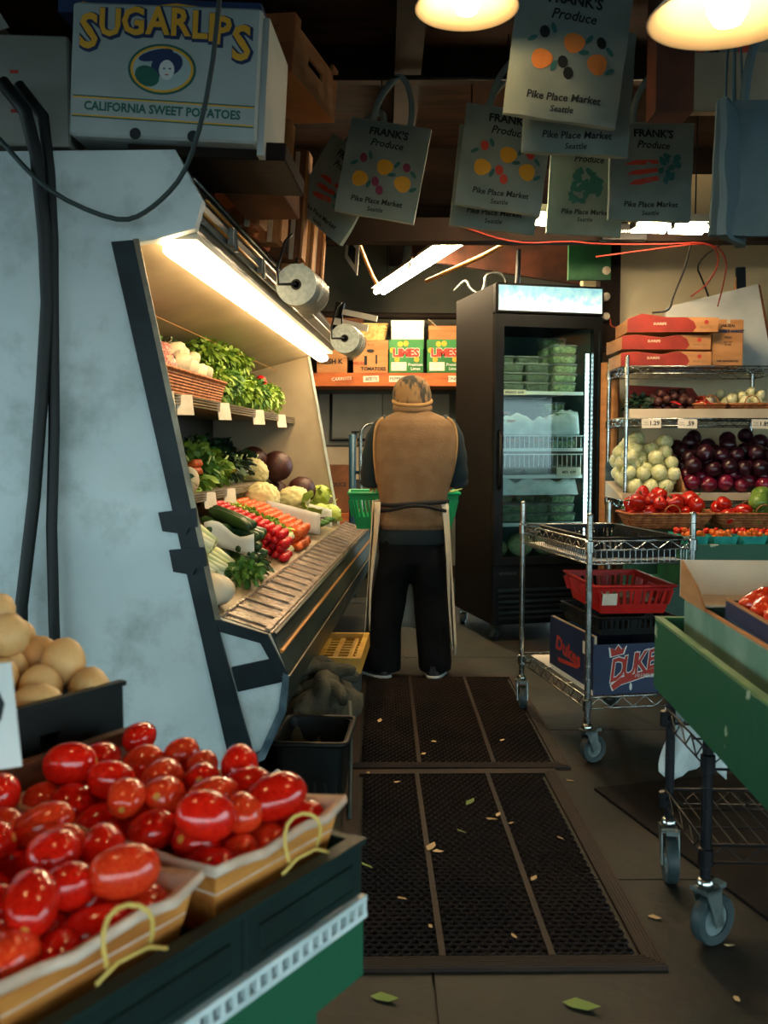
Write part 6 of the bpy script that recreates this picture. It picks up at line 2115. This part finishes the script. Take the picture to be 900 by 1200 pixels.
endm = root_mesh('endive', 'endive', [(0, -2.2), (.35, -2.0), (.8, -.9), (1, 0), (.85, .9), (.4, 1.6), (0, 1.8)], 12, .08)
for x, s, z in ((-.38, 1.12, .13), (-.38, 1.22, .12), (-.40, 1.32, .12), (-.38, 1.42, .12), (-.42, 1.28, .18), (-.42, 1.16, .19), (-.38, 1.53, .115), (-.42, 1.42, .17)):
    tag(link('endive', endm, None, cw(x, s, Z1 + z), (R(rq.uniform(-20, 20)), R(55), R(rq.uniform(-30, 30))), .046), 'pale endive head in the long wicker basket', 'endive', 'endive heads')
for k, s in enumerate((.42, .56)):
    bunch('parsley_bunch', 'bright parsley bunch at the near end of the upper shelf', 'herbs', cw(-.45, s, Z1 + .10), (.10, .10, .12), 260, .032, 'leaf_mid', 140 + k, 'near parsley bunches')
for k in range(7):
    s = 1.86 + .25 * k
    bunch('frisee_lettuce', 'curly bright green frisee lettuce heaped on the upper case shelf', 'lettuce', cw(-.40, s, Z1), (.12, .15, .12), 420, .030, ('leaf_bright', 'leaf_mid', 'leaf_bright')[k % 3], 150 + k, 'frisee lettuces', .6, .7, .6)
for k in range(11):
    s = .45 + .30 * k
    bunch('frisee_lettuce', 'tall mound of green frisee against the back of the upper shelf', 'lettuce', cw(-.62, s, Z1 + .04), (.13, .19, .17), 420, .036, ('leaf_dark', 'leaf_mid', 'leaf_bright', 'leaf_mid')[k % 4] if k > 2 else 'leaf_dark', 170 + k, 'back row of frisee', .7, .6, .6)
for k, s in enumerate((1.95, 2.30, 2.62)):
    bunch('frisee_lettuce', 'curly frisee lettuce perched on top of the upper shelf heap', 'lettuce', cw(-.47, s, Z1 + .20), (.13, .16, .085), 380, .032, 'leaf_bright', 190 + k, 'top frisee lettuces', .7, .7, .6)
for k in range(5):
    tag(link('radish', rad, None, cw(-.37, 2.95 + .03 * k, Z1 + .20 + .015 * (k % 2)), rrot(rq), .024), 'red radish tucked into the frisee on the upper shelf', 'radish', 'radishes on the upper shelf')

# ================================================================== green basket and the person
vent_basket('market_basket', 'green plastic basket of leeks held by the person', (.115, 5.72, .772), R(1), .56, .36, .215, 'green_basket', 'basket', .045, rim=.009)
for k, (x, a) in enumerate(((-.10, 28), (-.08, 18), (-.05, 36), (.12, -25), (.16, -18))):
    tag(obj('leek', MB().tube(smooth_path([(0, 0, 0), (.02, 0, .10), (.05 + .0 * k, -.02, .22), (.12, -.05, .27)], 1), [.012, .012, .010, .009, .008, .006, .004, .002][:len(smooth_path([(0, 0, 0)] * 4, 1))], 6), 'stem_pale', None, True, (.115 + x, 5.72, .785), (0, R(-a), R(180 if x < 0 else 0))),
        'pale green leek leaf sticking out of the green basket', 'leek', 'leeks in the green basket')

PX, PY = .155, 5.08
PE = thing('person', 'person seen from behind in a brown fleece vest, camouflage hood and white apron', 'person', (PX, PY, 0))


def skin_body():
    V, E_, Rr = [], [], []

    def v(p, r):
        V.append(p)
        Rr.append(r if isinstance(r, tuple) else (r, r))
        return len(V) - 1

    def chain(start, pts):
        a = start
        for p, r in pts:
            b = v(p, r)
            E_.append((a, b))
            a = b
        return a
    pel = v((0, 0, .86), (.15, .10))
    chest = chain(pel, [((0, .0, 1.0), (.145, .10)), ((0, .02, 1.18), (.165, .11)), ((0, .04, 1.32), (.16, .10))])
    neck = chain(chest, [((0, .06, 1.42), .06), ((0, .085, 1.47), .055)])
    chain(neck, [((0, .10, 1.53), (.075, .09)), ((0, .12, 1.59), (.07, .085))])
    for s in (-1, 1):
        sh = chain(chest, [((s * .165, .04, 1.355), .062), ((s * .215, .07, 1.22), .050), ((s * .235, .10, 1.09), .043), ((s * .225, .22, 1.05), .038), ((s * .205, .335, 1.035), .028)])
        palm = chain(sh, [((s * .20, .385, 1.033), (.034, .016))])
        # four fingers bend over the basket rim, the thumb stays on the near side
        for k in range(4):
            ox = (k - 1.5) * .020
            ln = (.85, 1.0, .95, .75)[k]
            chain(palm, [((s * .20 + ox, .420, 1.036), .0092), ((s * .20 + ox * 1.1, .420 + .030 * ln, 1.030), .0085), ((s * .20 + ox * 1.1, .425 + .040 * ln, 1.000), .0078), ((s * .20 + ox * 1.1, .420 + .034 * ln, .982), .0068)])
        chain(palm, [((s * .165, .385, 1.018), .011), ((s * .152, .405, .995), .0095), ((s * .155, .412, .975), .008)])
        kn = chain(pel, [((s * .085, .0, .78), .095), ((s * .115, .015, .46), .062), ((s * .125, .0, .25), .052), ((s * .13, -.01, .09), .04)])
        chain(kn, [((s * .14, .05, .05), (.04, .035)), ((s * .155, .14, .035), (.038, .025))])
    me = bpy.data.meshes.new('body')
    me.from_pydata(V, E_, [])
    o = link('body', me, PE)
    me.materials.append(MATS['skin'])
    md = o.modifiers.new('skin', 'SKIN')
    md.use_smooth_shade = True
    for i, sv in enumerate(me.skin_vertices[0].data):
        sv.radius = Rr[i]
        sv.use_root = (i == 0)
    sb_ = o.modifiers.new('sub', 'SUBSURF')
    sb_.levels = sb_.render_levels = 1
    return o


BODY = skin_body()
# face, turned down towards the basket
HC = Vector((0, .125, 1.545))
obj('nose', MB().sphere((0, .225, 1.53), (.014, .02, .022), 10, 8), 'skin', PE, True)
for s in (-1, 1):
    obj('eye', MB().sphere((s * .03, .207, 1.555), (.013, .009, .009), 10, 8), 'white_box', PE, True)
    obj('ear', MB().sphere((s * .085, .115, 1.54), (.010, .02, .032), 10, 8), 'skin', PE, True)
obj('mouth', MB().sphere((0, .208, 1.492), (.024, .008, .007), 10, 6), 'ink_red', PE, True)


def ell(cx, cy, z, rx, ry, n=36, p=2.4, wob=0., ph=0., tilt=0.):
    pts = []
    for i in range(n):
        q = 2 * PI * i / n
        c, s = math.cos(q), math.sin(q)
        x = math.copysign(abs(c) ** (2 / p), c) * rx
        y = math.copysign(abs(s) ** (2 / p), s) * ry
        k = 1 + wob * noise.noise(Vector((c * 2.2 + ph, s * 2.2, z * 6)))
        pts.append((cx + x * k, cy + y * k, z + tilt * y))
    return pts


def rings(tab, n=36, **k):
    """interpolate a coarse table of (z, cx, cy, rx, ry) rows into a smooth stack of rings"""
    out = []
    for (a, b) in zip(tab[:-1], tab[1:]):
        for j in range(4):
            f = j / 4
            f2 = f * f * (3 - 2 * f) * .5 + f * .5
            r_ = [a[i] + (b[i] - a[i]) * f2 for i in range(5)]
            out.append(ell(r_[1], r_[2], r_[0], r_[3], r_[4], n, **k))
    a = tab[-1]
    out.append(ell(a[1], a[2], a[0], a[3], a[4], n, **k))
    return out


# trousers: hip and two legs fused into one surface
tr_ = MB()
tr_.loft(rings([(.62, -.005, .0, .165, .115), (.70, -.005, .0, .178, .125), (.80, 0, .0, .178, .125), (.86, 0, 0, .172, .122)], wob=.03))
tr_.loft(rings([(.035, -.150, -.005, .088, .095), (.09, -.158, -.002, .093, .100), (.25, -.150, .005, .088, .098), (.45, -.125, .015, .092, .100), (.64, -.088, .0, .098, .115), (.72, -.080, .0, .09, .11)], wob=.09, ph=3))
tr_.loft(rings([(.035, .122, -.005, .086, .095), (.09, .124, -.002, .090, .100), (.25, .112, .005, .090, .098), (.45, .100, .015, .094, .100), (.64, .085, .0, .098, .115), (.72, .08, .0, .09, .11)], wob=.09, ph=8))
TR = obj('trousers', tr_, 'trousers', PE, True)
md = TR.modifiers.new('fuse', 'REMESH')
md.mode = 'VOXEL'
md.voxel_size = .011
md.use_smooth_shade = True
md = TR.modifiers.new('soft', 'SMOOTH')
md.iterations = 6
md.factor = .5
# dark shirt showing below the vest and at the sleeves
obj('shirt_hem', MB().loft(rings([(.735, -.0, .0, .176, .128), (.78, 0, 0, .184, .134), (.86, 0, 0, .182, .132)], wob=.05, ph=5)), 'shirt', PE, True)
for s in (-1, 1):
    P = [(s * .135, .035, 1.375), (s * .190, .045, 1.345), (s * .222, .068, 1.24), (s * .236, .092, 1.12), (s * .240, .118, 1.05)]
    sm = smooth_path(P, 2)
    n_ = len(sm)
    obj('sleeve', MB().tube(sm, [.064 - .006 * i / n_ + .003 * math.sin(i * 1.9) for i in range(n_)], 18), 'shirt', PE, True, (.012, 0, 0))
# fleece vest with collar, arm edges and folds
vt = rings([(.815, 0, .005, .176, .140), (.84, 0, .005, .184, .150), (.90, 0, .002, .177, .146), (.955, .002, .0, .178, .142), (1.05, .006, .005, .196, .146), (1.18, .012, .015, .216, .150), (1.30, .016, .03, .224, .146), (1.37, .016, .042, .218, .132), (1.40, .014, .05, .196, .118), (1.425, .01, .06, .145, .10), (1.447, .005, .068, .098, .088), (1.475, 0, .075, .088, .082)], 48, p=2.8, wob=.03)


def vfold(p):
    z = p.z
    k = .006 * math.sin(z * 60 + p.x * 14) * math.exp(-((z - .88) / .06) ** 2) + .005 * math.sin(p.x * 30 + z * 9) * math.exp(-((z - 1.08) / .12) ** 2)
    return Vector((p.x, p.y + (k if p.y < 0 else -k), p.z))


obj('vest', MB().loft(vt).xf(vfold), 'fleece', PE, True)
for s in (-1, 1):
    P = [(s * .172 + .014, .0, 1.41), (s * .208 + .014, -.02, 1.385), (s * .222 + .015, -.03, 1.30), (s * .218 + .012, -.03, 1.20), (s * .204 + .008, .0, 1.10), (s * .196 + .006, .04, 1.06)]
    obj('arm_edge', MB().tube(smooth_path(P, 2), .0085, 8), 'fleece_edge', PE, True)
obj('collar', MB().tube([(.083 * math.cos(2 * PI * i / 24), .068 + .078 * math.sin(2 * PI * i / 24), 1.468 + .018 * math.sin(2 * PI * i / 24)) for i in range(24)], .026, 10, closed=True), 'fleece', PE, True)
# camouflage hood over a bowed head
hood = MB().loft(rings([(1.465, 0, .075, .086, .088), (1.50, 0, .082, .102, .100), (1.545, 0, .095, .107, .104), (1.59, 0, .105, .098, .100), (1.622, 0, .112, .076, .084), (1.642, 0, .116, .045, .05), (1.649, 0, .118, .012, .014)], 32, p=2.1, wob=.05, ph=2))
obj('hood', hood, 'hood_camo', PE, True)
obj('hood_band', MB().tube([(.102 * math.cos(2 * PI * i / 28), .080 + .102 * math.sin(2 * PI * i / 28), 1.512 + .030 * math.sin(2 * PI * i / 28) - .006) for i in range(28)], .011, 8, closed=True), 'fleece_edge', PE, True)
# apron wrapped round the front, its edges flaring past the legs


def apron_fn(u, v):
    z = .965 - v * .74
    a0, a1 = R(-14), R(194)          # from the right hip round the front (+y) to the left hip
    q = a0 + (a1 - a0) * u
    rx = .205 + .045 * v
    ry = .165 + .07 * v
    k = 1 + .035 * math.sin(u * 26) * v
    x = rx * math.cos(q) * k - .012
    if u < .5:
        z += -.10 * v * (1 - 2 * u)
    return (x, .02 + ry * math.sin(q) * k, z)


AP = obj('apron', MB().grid(40, 16, apron_fn), 'apron', PE, True, solid=.004)
for s in (-1, 1):
    obj('apron_edge', MB().grid(5, 14, lambda u, v, s=s: (s * (.186 + .034 * v + u * (.026 * (1 - v) ** 1.5 + .007) * -1 + .008) + .004 * math.sin(v * 7) - .012, -.075 - .03 * u * (1 - v) + .006 * math.sin(v * 8 + u * 2), .965 - v * (.80 if s > 0 else .70))), 'apron', AP, True, solid=.004)
obj('apron_tie', MB().tube(smooth_path([(-.195, -.05, .955), (-.13, -.135, .945), (-.03, -.158, .955), (.08, -.150, .962), (.16, -.11, .965), (.19, -.05, .965)], 2), .006, 6, flat=2.), 'apron_strap', AP, True)
obj('apron_tie', MB().tube(smooth_path([(-.175, -.08, .915), (-.11, -.145, .925), (-.02, -.160, .950), (.07, -.155, .945), (.14, -.125, .925), (.175, -.085, .915)], 2), .006, 6, flat=1.6), 'apron_strap', AP, True)


def shoe(x, y, yaw):
    o_ = obj('shoe', MB().loft([ell(0, .055 + .0 * k, z, rx, ry, 28, 2.6) for k, (z, rx, ry) in enumerate(((.018, .050, .14), (.045, .052, .142), (.075, .046, .115), (.10, .040, .08), (.11, .030, .06)))]), 'shoe', PE, True, (x, y, 0), (0, 0, yaw))
    obj('sole', MB().loft([ell(0, .055, z, rx, ry, 28, 2.6) for z, rx, ry in ((0, .052, .143), (.018, .055, .147), (.026, .053, .144))]), 'shoe_sole', o_, True)
    obj('heel_tab', MB().box((0, -.082, .05), (.03, .008, .05)), 'shoe', o_)


shoe(-.185, -.02, R(38))
shoe(.125, -.02, R(-12))

# ================================================================== scraps on the floor
lf = MB().add([(-.02, 0, .002), (-.008, .009, .006), (.012, .008, .004), (.022, 0, .007), (.010, -.009, .004), (-.010, -.008, .003)], [(0, 1, 2, 3, 4, 5)]).mesh('leaf_scrap', 'debris')
lg = MB().add([(-.028, 0, .002), (-.010, .010, .008), (.014, .009, .006), (.030, 0, .009), (.012, -.010, .004), (-.012, -.009, .003)], [(0, 1, 2, 3, 4, 5)]).mesh('leaf_scrap', 'debris_leaf')
spots = [(.145, 2.83, 0, 1.3), (.165, 2.80, 0, .9), (.36, 3.05, 0, 1.0), (.385, 3.09, 0, .8), (.42, 3.02, 0, .7), (.43, 2.62, 0, .8), (-.02, 4.18, 0, 1.1), (.16, 3.72, 0, 1.), (.21, 3.88, 0, .8),
         (.05, 3.40, 0, .8), (.30, 3.2, 1, 1.0), (.25, 2.95, 1, .7), (.05, 2.5, 0, .7), (.72, 2.42, 0, .9), (.87, 2.28, 0, .8), (.70, 3.45, 0, .8), (.44, 2.02, 1, 1.5), (.80, 2.05, 0, .7),
         (-.05, 2.7, 1, .8), (.12, 2.35, 0, .6), (.33, 2.3, 0, .6), (-.06, 3.5, 0, .7), (.5, 3.9, 0, .7), (.56, 2.9, 0, .6), (.0, 2.05, 1, 1.2)]
for x, y, g_, s_ in spots:
    on = y > 2.18 and x < .66
    tag(link('leaf_scrap', lg if g_ else lf, None, (x, y, .014 if on else .001), (0, 0, rq.uniform(0, 6)), s_),
        ('green leaf scrap' if g_ else 'tan dry leaf scrap') + (' lying on the rubber mats' if on else ' lying on the bare concrete floor'), 'leaf scrap', 'leaf scraps')
